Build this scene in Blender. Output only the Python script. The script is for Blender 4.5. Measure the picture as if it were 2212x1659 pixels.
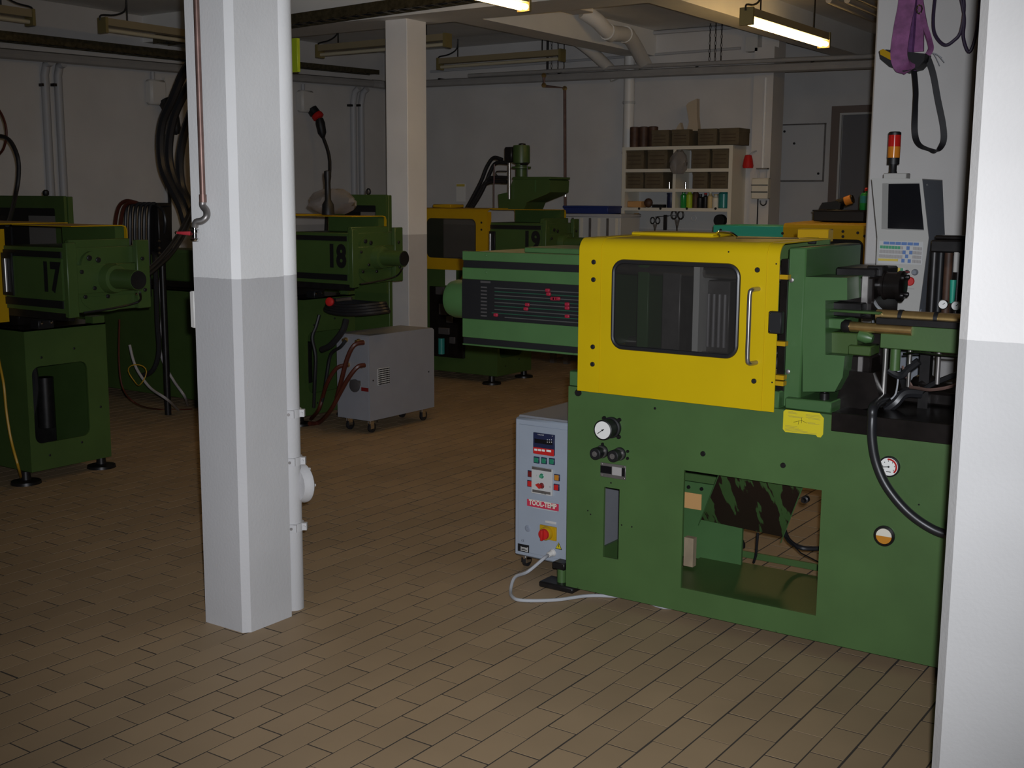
import bpy, bmesh, math, random
from math import sin, cos, tan, pi, radians, atan, sqrt
from mathutils import Vector, Matrix

for _o in list(bpy.data.objects):
    bpy.data.objects.remove(_o, do_unlink=True)
SC = bpy.context.scene
COL = SC.collection
random.seed(7)

# ---------------------------------------------------------------- camera
FPX, CX, CY = 2576.5, 1106.0, 829.5            # focal length in pixels of the 2212x1659 frame
CAM_H = 1.62
PITCH = atan((CY - 426.6) / FPX)
ROLL = radians(0.336)
PSI = radians(55.53)
RT = Vector((sin(PSI), cos(PSI), 0))            # level right
FW = Vector((-cos(PSI), sin(PSI), 0))           # level forward
UP = Vector((0, 0, 1))
EYE = Vector((0, 0, CAM_H))
fwd = FW * cos(PITCH) - UP * sin(PITCH)
upv = FW * sin(PITCH) + UP * cos(PITCH)
cr, sr = cos(ROLL), sin(ROLL)
cright = RT * cr + upv * sr
cup = upv * cr - RT * sr
cam_d = bpy.data.cameras.new('camera')
cam_d.sensor_fit = 'HORIZONTAL'
cam_d.sensor_width = 36.0
cam_d.lens = 36.0 * FPX / 2212.0
cam_d.clip_start = 0.05
cam_d.clip_end = 100
cam = bpy.data.objects.new('camera', cam_d)
COL.objects.link(cam)
mw = Matrix((cright, cup, -fwd)).transposed().to_4x4()
mw.translation = EYE
cam.matrix_world = mw
SC.camera = cam

SC.view_settings.view_transform = 'Standard'
SC.view_settings.look = 'None'
SC.view_settings.gamma = 1.0
SC.view_settings.use_curve_mapping = False
SC.view_settings.exposure = 0.0

# ---------------------------------------------------------------- world: a closed hall at night, next to no ambient
W = bpy.data.worlds.new('world')
SC.world = W
W.use_nodes = True
W.node_tree.nodes['Background'].inputs[0].default_value = (0.9, 0.95, 1.0, 1)
W.node_tree.nodes['Background'].inputs[1].default_value = 0.004

# the photographer's flash, a small lamp just above the lens
fl_d = bpy.data.lights.new('camera_flash', 'SPOT')
fl_d.energy = 650
fl_d.color = (0.90, 0.935, 1.0)
fl_d.spot_size = radians(74)
fl_d.spot_blend = 1.0
fl_d.shadow_soft_size = 0.018
flash = bpy.data.objects.new('camera_flash', fl_d)
COL.objects.link(flash)
mf = mw.copy()
mf.translation = EYE + cright * 0.035 + cup * 0.05
flash.matrix_world = mf
TUBE_STRENGTH = 15.0

# ---------------------------------------------------------------- pixel -> place helpers (a ray, stopped by a known plane)
def ray(px, py):
    dx, dy = px - CX, py - CY
    return (cright * dx - cup * dy + fwd * FPX).normalized()
def gx(px, py, X):
    d = ray(px, py); return EYE + d * (X / d.x)
def gy(px, py, Y):
    d = ray(px, py); return EYE + d * (Y / d.y)
def gz(px, py, Z=0.0):
    d = ray(px, py); return EYE + d * ((Z - CAM_H) / d.z)

# ---------------------------------------------------------------- mesh builder
LOC = {}
class MB:
    def __init__(s):
        s.v = []; s.f = []
    def add(s, vs, fs):
        o = len(s.v); s.v += [Vector(p) for p in vs]; s.f += [[i + o for i in f] for f in fs]; return s
    def box(s, x0, x1, y0, y1, z0, z1, c=0.0):
        if x0 > x1: x0, x1 = x1, x0
        if y0 > y1: y0, y1 = y1, y0
        if z0 > z1: z0, z1 = z1, z0
        if c <= 0:
            vs = [(x, y, z) for x in (x0, x1) for y in (y0, y1) for z in (z0, z1)]
            return s.add(vs, [(0, 1, 3, 2), (4, 6, 7, 5), (0, 4, 5, 1), (2, 3, 7, 6), (0, 2, 6, 4), (1, 5, 7, 3)])
        c = min(c, (x1 - x0) * .49, (y1 - y0) * .49, (z1 - z0) * .49)
        vs = []; idx = {}
        for i in (0, 1):
            for j in (0, 1):
                for k in (0, 1):
                    P = [x1 if i else x0, y1 if j else y0, z1 if k else z0]
                    D = [-c if i else c, -c if j else c, -c if k else c]
                    for a in range(3):
                        q = [P[b] + (0 if b == a else D[b]) for b in range(3)]
                        idx[(i, j, k, a)] = len(vs); vs.append(q)
        fs = []
        g = lambda t, a: idx[(t[0], t[1], t[2], a)]
        for a in range(3):
            b, d = [q for q in range(3) if q != a]
            for sd in (0, 1):
                ring = []
                for (p, q) in ((0, 0), (1, 0), (1, 1), (0, 1)):
                    t = [0, 0, 0]; t[a] = sd; t[b] = p; t[d] = q; ring.append(g(t, a))
                fs.append(ring)
            for p in (0, 1):
                for q in (0, 1):
                    t0 = [0, 0, 0]; t0[b] = p; t0[d] = q; t1 = list(t0); t1[a] = 1
                    fs.append([g(t0, b), g(t0, d), g(t1, d), g(t1, b)])
        for i in (0, 1):
            for j in (0, 1):
                for k in (0, 1):
                    fs.append([idx[(i, j, k, a)] for a in range(3)])
        return s.add(vs, fs)
    def cyl(s, p0, p1, r0, r1=None, n=16, caps=True):
        p0, p1 = Vector(p0), Vector(p1)
        if r1 is None: r1 = r0
        ax = (p1 - p0).normalized()
        a = ax.cross(Vector((0, 0, 1)))
        if a.length < 1e-4: a = Vector((1, 0, 0))
        a.normalize(); b = ax.cross(a)
        vs = []
        for p, r in ((p0, r0), (p1, r1)):
            for i in range(n):
                t = 2 * pi * i / n
                vs.append(p + a * (cos(t) * r) + b * (sin(t) * r))
        fs = [(i, (i + 1) % n, n + (i + 1) % n, n + i) for i in range(n)]
        if caps: fs += [tuple(range(n)), tuple(range(n, 2 * n))]
        return s.add(vs, fs)
    def lathe(s, p0, axis, prof, n=20):          # prof: list of (distance along axis, radius)
        p0 = Vector(p0); ax = Vector(axis).normalized()
        a = ax.cross(Vector((0, 0, 1)))
        if a.length < 1e-4: a = Vector((1, 0, 0))
        a.normalize(); b = ax.cross(a)
        vs = []
        for (h, r) in prof:
            for i in range(n):
                t = 2 * pi * i / n
                vs.append(p0 + ax * h + (a * cos(t) + b * sin(t)) * max(r, 1e-4))
        fs = []
        for j in range(len(prof) - 1):
            fs += [(j * n + i, j * n + (i + 1) % n, (j + 1) * n + (i + 1) % n, (j + 1) * n + i) for i in range(n)]
        fs += [tuple(range(n)), tuple(range((len(prof) - 1) * n, len(prof) * n))]
        return s.add(vs, fs)
    def tube(s, pts, r, n=8, smooth=0, closed=False, caps=True):
        P = [Vector(p) for p in pts]
        if smooth: P = catmull(P, smooth, closed)
        N = len(P); vs = []; fs = []
        up = None
        for i in range(N):
            if closed: t = P[(i + 1) % N] - P[i - 1]
            else: t = P[min(i + 1, N - 1)] - P[max(i - 1, 0)]
            t.normalize()
            if up is None:
                up = t.cross(Vector((0, 0, 1)))
                if up.length < 1e-3: up = t.cross(Vector((1, 0, 0)))
                up.normalize()
            else:
                up = up - t * up.dot(t)
                up.normalize()
            w = t.cross(up)
            rr = r[i * (len(r) - 1) // max(1, N - 1)] if isinstance(r, (list, tuple)) else r
            for k in range(n):
                a = 2 * pi * k / n
                vs.append(P[i] + up * (cos(a) * rr) + w * (sin(a) * rr))
        for i in range(N if closed else N - 1):
            j = (i + 1) % N
            for k in range(n):
                fs.append((i * n + k, i * n + (k + 1) % n, j * n + (k + 1) % n, j * n + k))
        if caps and not closed: fs += [tuple(range(n)), tuple(range((N - 1) * n, N * n))]
        return s.add(vs, fs)
    def strap(s, pts, w, t, wdir, smooth=6):      # flat band along pts; wdir = width direction(s)
        P = [Vector(p) for p in pts]
        Wd = [Vector(q) for q in wdir] if isinstance(wdir[0], (list, tuple, Vector)) else [Vector(wdir)] * len(P)
        n0 = len(P)
        if smooth:
            P = catmull(P, smooth, False)
            Wd = [Wd[min(int(i / smooth), n0 - 1)].lerp(Wd[min(int(i / smooth) + 1, n0 - 1)], (i % smooth) / smooth) for i in range(len(P))]
        vs = []; fs = []
        for i, p in enumerate(P):
            tg = (P[min(i + 1, len(P) - 1)] - P[max(i - 1, 0)]).normalized()
            wv = Wd[i] - tg * Wd[i].dot(tg); wv.normalize()
            nv = tg.cross(wv)
            for a, b in ((-1, -1), (1, -1), (1, 1), (-1, 1)):
                vs.append(p + wv * (a * w / 2) + nv * (b * t / 2))
        for i in range(len(P) - 1):
            for k in range(4):
                fs.append((i * 4 + k, i * 4 + (k + 1) % 4, i * 4 + 4 + (k + 1) % 4, i * 4 + 4 + k))
        fs += [(0, 1, 2, 3), tuple(range(len(P) * 4 - 4, len(P) * 4))]
        return s.add(vs, fs)
    def prism(s, poly, axis, a0, a1):             # poly 2D; axis 'x': (y,z), 'y': (x,z), 'z': (x,y)
        n = len(poly)
        def P(u, v, w): return {'x': (w, u, v), 'y': (u, w, v), 'z': (u, v, w)}[axis]
        vs = [P(u, v, a0) for u, v in poly] + [P(u, v, a1) for u, v in poly]
        fs = [tuple(range(n)), tuple(range(n, 2 * n))] + [(i, (i + 1) % n, n + (i + 1) % n, n + i) for i in range(n)]
        return s.add(vs, fs)
    def frame(s, u0, u1, v0, v1, iu0, iu1, iv0, iv1, r, axis, a0, a1, n=6):   # plate with a rounded hole
        def P(u, v, w): return {'x': (w, u, v), 'y': (u, w, v), 'z': (u, v, w)}[axis]
        cor = [(u0, v0), (u1, v0), (u1, v1), (u0, v1)]
        ctr = [(iu0 + r, iv0 + r, pi), (iu1 - r, iv0 + r, 1.5 * pi), (iu1 - r, iv1 - r, 0), (iu0 + r, iv1 - r, .5 * pi)]
        inner = []
        for (c1, c2, t0) in ctr:
            for k in range(n + 1):
                t = t0 + .5 * pi * k / n
                inner.append((c1 + r * cos(t), c2 + r * sin(t)))
        m = n + 1; N = 4 * m
        vs = []
        for w in (a0, a1):
            vs += [P(u, v, w) for u, v in cor] + [P(u, v, w) for u, v in inner]
        L = 4 + N; fs = []
        for o in (0, L):
            for i in range(4):
                for k in range(n):
                    fs.append((o + i, o + 4 + i * m + k, o + 4 + i * m + k + 1))
                j = (i + 1) % 4
                fs.append((o + i, o + 4 + i * m + n, o + 4 + j * m, o + j))
        for i in range(4): fs.append((i, (i + 1) % 4, L + (i + 1) % 4, L + i))
        for i in range(N): fs.append((4 + i, 4 + (i + 1) % N, L + 4 + (i + 1) % N, L + 4 + i))
        return s.add(vs, fs)
    def ball(s, c, r, n=12, sc=(1, 1, 1)):
        c = Vector(c); vs = []; fs = []
        m = n // 2
        for j in range(m + 1):
            ph = -pi / 2 + pi * j / m
            for i in range(n):
                t = 2 * pi * i / n
                vs.append(c + Vector((cos(ph) * cos(t) * r * sc[0], cos(ph) * sin(t) * r * sc[1], sin(ph) * r * sc[2])))
        for j in range(m):
            fs += [(j * n + i, j * n + (i + 1) % n, (j + 1) * n + (i + 1) % n, (j + 1) * n + i) for i in range(n)]
        return s.add(vs, fs)
    def mesh(s, name, off, smooth=True):
        me = bpy.data.meshes.new(name)
        me.from_pydata([tuple(p - off) for p in s.v], [], s.f)
        bm = bmesh.new(); bm.from_mesh(me)
        bmesh.ops.remove_doubles(bm, verts=bm.verts, dist=1e-5)
        bmesh.ops.recalc_face_normals(bm, faces=bm.faces)
        bm.to_mesh(me); bm.free()
        if smooth:
            me.polygons.foreach_set('use_smooth', [True] * len(me.polygons))
            me.set_sharp_from_angle(angle=radians(38))
        me.update()
        return me
    def build(s, name, mat, parent=None, loc=None, label=None, cat=None, group=None, kind=None):
        if parent is not None:
            off = LOC[parent.name]
        elif loc is not None:
            off = Vector(loc)
        else:
            xs = [p.x for p in s.v]; ys = [p.y for p in s.v]; zs = [p.z for p in s.v]
            off = Vector(((min(xs) + max(xs)) / 2, (min(ys) + max(ys)) / 2, min(zs)))
        me = s.mesh(name, off)
        o = bpy.data.objects.new(name, me)
        COL.objects.link(o)
        mats = mat if isinstance(mat, (list, tuple)) else [mat]
        for mm in mats: me.materials.append(M[mm])
        if parent is not None:
            o.parent = parent
        else:
            o.location = off
        LOC[o.name] = off
        tag(o, label, cat, group, kind)
        return o
def catmull(P, k, closed=False):
    out = []; N = len(P)
    for i in range(N if closed else N - 1):
        if closed: a, b, c, d = P[i - 1], P[i], P[(i + 1) % N], P[(i + 2) % N]
        else: a, b, c, d = P[max(i - 1, 0)], P[i], P[i + 1], P[min(i + 2, N - 1)]
        for j in range(k):
            t = j / k
            out.append(0.5 * ((2 * b) + (c - a) * t + (2 * a - 5 * b + 4 * c - d) * t * t + (3 * b - a - 3 * c + d) * t ** 3))
    if not closed: out.append(P[-1])
    return out
def tag(o, label=None, cat=None, group=None, kind=None):
    if label: o['label'] = label
    if cat: o['category'] = cat
    if group: o['group'] = group
    if kind: o['kind'] = kind
    return o
def thing(name, label, cat, loc, group=None, kind=None):
    o = bpy.data.objects.new(name, None)
    COL.objects.link(o)
    o.empty_display_size = .1
    o.location = Vector(loc)
    LOC[o.name] = Vector(loc)
    return tag(o, label, cat, group, kind)
def rounded(u0, u1, v0, v1, r, n=5):
    out = []
    for c1, c2, t0 in ((u0 + r, v0 + r, pi), (u1 - r, v0 + r, 1.5 * pi), (u1 - r, v1 - r, 0), (u0 + r, v1 - r, .5 * pi)):
        for k in range(n + 1):
            t = t0 + .5 * pi * k / n
            out.append((c1 + r * cos(t), c2 + r * sin(t)))
    return out
_dg = None
def text_mb(txt, size, place, bold=0.0, align='CENTER', width=None):
    """lettering as flat mesh; place(u, v) -> world point"""
    cu = bpy.data.curves.new('txt', 'FONT')
    cu.body = txt; cu.size = size; cu.offset = bold; cu.align_x = align; cu.align_y = 'CENTER'; cu.resolution_u = 3
    o = bpy.data.objects.new('txt', cu); COL.objects.link(o)
    dg = bpy.context.evaluated_depsgraph_get()
    me = bpy.data.meshes.new_from_object(o.evaluated_get(dg))
    bpy.data.objects.remove(o, do_unlink=True)
    sx = 1.0
    if width:
        xs = [v.co.x for v in me.vertices]
        sx = width / (max(xs) - min(xs))
    m = MB()
    m.add([place(v.co.x * sx, v.co.y) for v in me.vertices], [list(p.vertices) for p in me.polygons])
    bpy.data.meshes.remove(me)
    return m

# ---------------------------------------------------------------- materials
M = {}
def lin(c):
    return tuple((x / 255 / 12.92) if x <= 10 else ((x / 255 + .055) / 1.055) ** 2.4 for x in c) + (1,)
def mat(name, col, rough=.5, metal=0.0, var=.0, scale=8.0, bump=0.0, bscale=60.0, spec=.5, **kw):
    m = bpy.data.materials.new(name); m.use_nodes = True
    nt = m.node_tree; b = nt.nodes['Principled BSDF']
    c = col if len(col) == 4 else tuple(col) + (1,)
    b.inputs['Base Color'].default_value = c
    b.inputs['Roughness'].default_value = rough
    b.inputs['Metallic'].default_value = metal
    b.inputs['Specular IOR Level'].default_value = spec
    for k, v in kw.items(): b.inputs[k].default_value = v
    if var or bump:
        tc = nt.nodes.new('ShaderNodeTexCoord')
    if var:
        nz = nt.nodes.new('ShaderNodeTexNoise'); nz.inputs['Scale'].default_value = scale; nz.inputs['Detail'].default_value = 5
        nt.links.new(tc.outputs['Object'], nz.inputs['Vector'])
        rp = nt.nodes.new('ShaderNodeMapRange'); rp.inputs[1].default_value = .3; rp.inputs[2].default_value = .7
        rp.inputs[3].default_value = 1 - var; rp.inputs[4].default_value = 1 + var * .6
        nt.links.new(nz.outputs['Fac'], rp.inputs[0])
        mx = nt.nodes.new('ShaderNodeMix'); mx.data_type = 'RGBA'; mx.blend_type = 'MULTIPLY'; mx.inputs[0].default_value = 1
        mx.inputs[6].default_value = c
        nt.links.new(rp.outputs[0], mx.inputs[7])
        nt.links.new(mx.outputs[2], b.inputs['Base Color'])
    if bump:
        n2 = nt.nodes.new('ShaderNodeTexNoise'); n2.inputs['Scale'].default_value = bscale; n2.inputs['Detail'].default_value = 3
        nt.links.new(tc.outputs['Object'], n2.inputs['Vector'])
        bp = nt.nodes.new('ShaderNodeBump'); bp.inputs['Strength'].default_value = bump; bp.inputs['Distance'].default_value = .003
        nt.links.new(n2.outputs['Fac'], bp.inputs['Height'])
        nt.links.new(bp.outputs[0], b.inputs['Normal'])
    M[name] = m
    return m
def wall_mat(name, zp, hi, lo):
    m = mat(name, hi, .75, bump=.25, bscale=90)
    nt = m.node_tree; b = nt.nodes['Principled BSDF']
    g = nt.nodes.new('ShaderNodeNewGeometry'); sp = nt.nodes.new('ShaderNodeSeparateXYZ')
    nt.links.new(g.outputs['Position'], sp.inputs[0])
    nz = nt.nodes.new('ShaderNodeTexNoise'); nz.inputs['Scale'].default_value = 25
    nt.links.new(g.outputs['Position'], nz.inputs['Vector'])
    ad = nt.nodes.new('ShaderNodeMath'); ad.operation = 'MULTIPLY_ADD'; ad.inputs[1].default_value = .006
    nt.links.new(nz.outputs['Fac'], ad.inputs[0]); nt.links.new(sp.outputs[2], ad.inputs[2])
    gt = nt.nodes.new('ShaderNodeMath'); gt.operation = 'GREATER_THAN'; gt.inputs[1].default_value = zp + .003
    nt.links.new(ad.outputs[0], gt.inputs[0])
    mx = nt.nodes.new('ShaderNodeMix'); mx.data_type = 'RGBA'
    mx.inputs[6].default_value = lo; mx.inputs[7].default_value = hi
    nt.links.new(gt.outputs[0], mx.inputs[0])
    n2 = nt.nodes.new('ShaderNodeTexNoise'); n2.inputs['Scale'].default_value = 2.2; n2.inputs['Detail'].default_value = 6
    nt.links.new(g.outputs['Position'], n2.inputs['Vector'])
    rp = nt.nodes.new('ShaderNodeMapRange'); rp.inputs[1].default_value = .3; rp.inputs[2].default_value = .7; rp.inputs[3].default_value = .9; rp.inputs[4].default_value = 1.02
    nt.links.new(n2.outputs['Fac'], rp.inputs[0])
    m2 = nt.nodes.new('ShaderNodeMix'); m2.data_type = 'RGBA'; m2.blend_type = 'MULTIPLY'; m2.inputs[0].default_value = 1
    nt.links.new(mx.outputs[2], m2.inputs[6]); nt.links.new(rp.outputs[0], m2.inputs[7])
    nt.links.new(m2.outputs[2], b.inputs['Base Color'])
    return m
ZP = 1.325
wall_mat('column_paint', ZP, (.78, .77, .76, 1), (.50, .49, .49, 1))
wall_mat('wall', ZP, (.595, .575, .555, 1), (.43, .42, .41, 1))
mat('ceiling', (.74, .73, .70), .85, var=.06, scale=3)
mat('white_paint', (.78, .78, .78), .6, var=.04, bump=.1)
def chipped(name, base, chip, rough, amount, stain=None):
    m = mat(name, base, rough, var=.10, scale=5, bump=.05, bscale=120)
    nt = m.node_tree; b = nt.nodes['Principled BSDF']
    src = b.inputs['Base Color'].links[0].from_socket
    tc = nt.nodes.new('ShaderNodeTexCoord')
    nz = nt.nodes.new('ShaderNodeTexNoise'); nz.inputs['Scale'].default_value = 34; nz.inputs['Detail'].default_value = 8
    nt.links.new(tc.outputs['Object'], nz.inputs['Vector'])
    gt = nt.nodes.new('ShaderNodeMapRange'); gt.inputs[1].default_value = amount; gt.inputs[2].default_value = amount + .02
    nt.links.new(nz.outputs['Fac'], gt.inputs[0])
    mx = nt.nodes.new('ShaderNodeMix'); mx.data_type = 'RGBA'; mx.inputs[7].default_value = chip + (1,)
    nt.links.new(src, mx.inputs[6]); nt.links.new(gt.outputs[0], mx.inputs[0])
    nt.links.new(mx.outputs[2], b.inputs['Base Color'])
    return m
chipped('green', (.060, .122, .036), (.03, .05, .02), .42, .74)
chipped('mint', (.055, .128, .042), (.04, .06, .03), .42, .74)
chipped('worn_green', (.05, .105, .03), (.020, .010, .007), .5, .49)
_n = [n for n in M['worn_green'].node_tree.nodes if n.type == 'TEX_NOISE' and abs(n.inputs['Scale'].default_value - 34) < .1][0]
_n.inputs['Scale'].default_value = 5.0
_mp = M['worn_green'].node_tree.nodes.new('ShaderNodeMapping'); _mp.inputs['Scale'].default_value = (3.2, .7, .7); _mp.inputs['Location'].default_value = (.35, .1, .2)
_tc = M['worn_green'].node_tree.nodes.new('ShaderNodeTexCoord')
M['worn_green'].node_tree.links.new(_tc.outputs['Object'], _mp.inputs[0]); M['worn_green'].node_tree.links.new(_mp.outputs[0], _n.inputs['Vector'])
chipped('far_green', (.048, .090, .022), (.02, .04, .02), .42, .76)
mat('yellow', (.54, .375, .003), .40, var=.05, scale=4, spec=.22)
mat('deep_yellow', (.46, .27, .005), .42, var=.06, scale=4, spec=.25)
mat('sticker_yellow', (.60, .50, .01), .5)
mat('black', (.007, .007, .008), .5)
mat('black_steel', (.022, .020, .020), .38, .5, var=.3, scale=20)
mat('oily_black', (.014, .011, .010), .28, .3, var=.4, scale=14)
mat('rubber', (.014, .014, .016), .38)
mat('purple_hose', (.035, .022, .05), .4)
mat('red_hose', (.07, .016, .009), .4)
mat('steel', (.42, .40, .38), .28, .9, var=.12, scale=25)
mat('dull_steel', (.30, .28, .27), .45, .8, var=.2, scale=18)
mat('chrome', (.75, .75, .76), .1, 1.0)
mat('copper', (.20, .12, .10), .45, .5, var=.25, scale=18)
mat('brass', (.60, .40, .16), .33, .9, var=.15, scale=30)
mat('pipe_grey', (.32, .31, .30), .5, var=.08)
mat('pipe_white', (.72, .70, .66), .45)
mat('conduit', (.42, .42, .43), .5)
mat('tray_metal', (.10, .085, .05), .45, .6, var=.4, scale=30)
mat('lamp_body', (.27, .22, .13), .55)
mat('lamp_end', (.20, .16, .06), .55)
mat('tube_off', (.50, .45, .32), .35)
mat('bluegrey', (.31, .35, .41), .38, var=.04)
mat('bluegrey_dark', (.24, .27, .33), .42)
mat('cabinet_grey', (.25, .255, .28), .45, var=.05)
mat('panel_grey', (.50, .50, .49), .5)
mat('panel_light', (.43, .42, .395), .5)
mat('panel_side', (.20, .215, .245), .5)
mat('screen', (.006, .006, .008), .22)
mat('red', (.50, .02, .018), .5, spec=.15)
mat('label_red', (.52, .03, .07), .5)
mat('dark_red', (.16, .012, .012), .35)
mat('orange', (.62, .20, .02), .35)
mat('amber', (.50, .20, .02), .3)
mat('key_blue', (.10, .19, .42), .5)
mat('key_green', (.06, .30, .16), .5)
mat('key_yellow', (.60, .46, .08), .5)
mat('key_grey', (.36, .34, .33), .5)
mat('lamp_green', (.02, .20, .11), .35)
mat('navy', (.015, .02, .06), .4)
mat('blue_box', (.02, .035, .16), .45)
mat('teal', (.03, .36, .25), .45)
mat('paper', (.72, .70, .66), .8)
mat('offwhite', (.66, .62, .52), .6)
mat('plastic_white', (.60, .58, .55), .5)
mat('cardboard', (.115, .088, .05), .8, var=.25, scale=9)
mat('cardboard_edge', (.07, .045, .025), .8)
mat('brown', (.075, .035, .02), .6, var=.4, scale=20)
mat('orange_card', (.55, .30, .11), .7)
mat('purple', (.26, .085, .22), .75, var=.35, scale=26, bump=.4, bscale=40)
mat('purple_dark', (.14, .05, .17), .75, var=.3, scale=26)
mat('strap_black', (.007, .006, .008), .6)
mat('lime', (.38, .52, .02), .5)
mat('bag', (.26, .24, .23), .3, bump=.9, bscale=14, Alpha=.55)
mat('sack', (.46, .38, .28), .5, bump=.8, bscale=18)
mat('wood', (.30, .23, .15), .7, var=.2, scale=12)
mat('board_white', (.58, .57, .56), .5)
mat('door_dark', (.13, .13, .14), .6)
mat('frame_brown', (.17, .13, .11), .6)
mat('gauge_face', (.78, .77, .74), .4)
mat('bottle_green', (.02, .26, .05), .2)
mat('bottle_teal', (.03, .22, .20), .3)
mat('cream', (.55, .42, .20), .5)
mat('ink', (.004, .004, .005), .6)
mat('faded_ink', (.30, .26, .05), .6)
mat('cable_grey', (.40, .41, .43), .4)
mat('cable_yellow', (.45, .26, .02), .45)
mat('dim_panel', (.13, .12, .11), .6)
mat('rail_dull', (.07, .075, .07), .4)
mat('rail_green', (.02, .075, .045), .4)
mat('slider_red', (.26, .012, .03), .4)
mat('tag_grey', (.055, .05, .05), .6)
mat('lever_red', (.34, .02, .03), .5)
mat('hose_clear', (.35, .33, .33), .25)
# smoked acrylic
m = mat('smoked', (.03, .028, .026), .06, spec=.6)
m.node_tree.nodes['Principled BSDF'].inputs['Alpha'].default_value = .40
m = mat('clear', (.6, .6, .6), .05)
m.node_tree.nodes['Principled BSDF'].inputs['Alpha'].default_value = .25
m = mat('lens_red', (.50, .015, .012), .15)
m = mat('lens_amber', (.60, .20, .02), .15)
# lit tube
m = bpy.data.materials.new('tube_lit'); m.use_nodes = True
b = m.node_tree.nodes['Principled BSDF']
b.inputs['Base Color'].default_value = (.9, .88, .8, 1)
b.inputs['Emission Color'].default_value = (1.0, .64, .24, 1)
b.inputs['Emission Strength'].default_value = TUBE_STRENGTH
M['tube_lit'] = m
# floor tile and joint
m = mat('tile', (.34, .238, .138), .62)
nt = m.node_tree; b = nt.nodes['Principled BSDF']
oi = nt.nodes.new('ShaderNodeObjectInfo'); ge = nt.nodes.new('ShaderNodeNewGeometry')
ad = nt.nodes.new('ShaderNodeMath'); ad.operation = 'ADD'
nt.links.new(oi.outputs['Random'], ad.inputs[0]); nt.links.new(ge.outputs['Random Per Island'], ad.inputs[1])
fr = nt.nodes.new('ShaderNodeMath'); fr.operation = 'FRACT'; nt.links.new(ad.outputs[0], fr.inputs[0])
rp = nt.nodes.new('ShaderNodeMapRange'); rp.inputs[3].default_value = .92; rp.inputs[4].default_value = 1.07
nt.links.new(fr.outputs[0], rp.inputs[0])
nz = nt.nodes.new('ShaderNodeTexNoise'); nz.inputs['Scale'].default_value = 1.3; nz.inputs['Detail'].default_value = 7
nt.links.new(ge.outputs['Position'], nz.inputs['Vector'])
r2 = nt.nodes.new('ShaderNodeMapRange'); r2.inputs[1].default_value = .3; r2.inputs[2].default_value = .65; r2.inputs[3].default_value = .82; r2.inputs[4].default_value = 1.05
nt.links.new(nz.outputs['Fac'], r2.inputs[0])
mu = nt.nodes.new('ShaderNodeMath'); mu.operation = 'MULTIPLY'
nt.links.new(rp.outputs[0], mu.inputs[0]); nt.links.new(r2.outputs[0], mu.inputs[1])
mx = nt.nodes.new('ShaderNodeMix'); mx.data_type = 'RGBA'; mx.blend_type = 'MULTIPLY'; mx.inputs[0].default_value = 1
mx.inputs[6].default_value = (.34, .238, .138, 1)
nt.links.new(mu.outputs[0], mx.inputs[7]); nt.links.new(mx.outputs[2], b.inputs['Base Color'])
mat('joint', (.045, .035, .026), .9, var=.2)
# ================================================================ the hall
ZC = 3.2
XL, YF = -8.97, 10.5
m = MB(); m.box(-9.1, 2.6, -3.2, 12.1, -.20, -.0010)
floor = m.build('floor', 'joint', loc=(0, 0, 0), kind='structure', label='hall floor of staggered beige clinker tiles with dark joints')
# tiles: rows run along Y, half bond
PXT, PYT = .1043, .2053
X0T = -2.4025
tm = MB(); tm.box(-.0493, .0493, -.0997, .0997, -.006, 0)
tile_me = tm.mesh('tile', Vector((0, 0, 0)), smooth=False)
tile_me.materials.append(M['tile'])
tiles = []
for i in range(-63, 48):
    xc = X0T + (i + .5) * PXT
    ph = .1693 if i % 2 == 0 else .0732
    for j in range(-15, 60):
        yc = ph + (j + .5) * PYT
        if xc < XL or xc > 2.5 or yc < -3 or yc > 12: continue
        tiles.append((xc, yc))
def proj(p):
    d = Vector(p) - EYE
    z = d.dot(fwd)
    if z < .1: return None
    return CX + d.dot(cright) / z * FPX, CY - d.dot(cup) / z * FPX, z
near = []; rest = []
for (x, y) in tiles:
    q = proj((x, y, 0))
    vis = q and -40 < q[0] < 2250 and q[1] < 1740
    hid = (y > 4.06 and x > -2.5) or (y > 2.6 and x > -.68) or (-3.45 < x < -3.23 and 2.97 < y < 3.16)
    if vis and not hid: near.append((q[2], x, y))
    else: rest.append((x, y))
near.sort()
for k, (z, x, y) in enumerate(near):
    if k < 300:
        o = bpy.data.objects.new('tile', tile_me)
        COL.objects.link(o); o.parent = floor
        o.location = (x + random.uniform(-.0012, .0012), y + random.uniform(-.0012, .0012), random.uniform(-.0003, .0003))
        o.rotation_euler = (random.uniform(-.0012, .0012), random.uniform(-.0018, .0018), random.uniform(-.003, .003))
    else:
        rest.append((x, y))
m = MB()
for (x, y) in rest:
    x += random.uniform(-.001, .001); y += random.uniform(-.001, .001); z = random.uniform(-.0003, .0003)
    a, b_ = .0493, .0997
    m.add([(x - a, y - b_, -.006), (x + a, y - b_, -.006), (x + a, y + b_, -.006), (x - a, y + b_, -.006),
           (x - a + .001, y - b_ + .001, z), (x + a - .001, y - b_ + .001, z), (x + a - .001, y + b_ - .001, z), (x - a + .001, y + b_ - .001, z)],
          [(4, 5, 6, 7), (0, 1, 5, 4), (1, 2, 6, 5), (2, 3, 7, 6), (3, 0, 4, 7)])
me = bpy.data.meshes.new('tile_field')
me.from_pydata([tuple(p) for p in m.v], [], m.f); me.materials.append(M['tile'])
o = bpy.data.objects.new('tile_field', me); COL.objects.link(o); o.parent = floor; o['kind'] = 'stuff'

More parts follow.
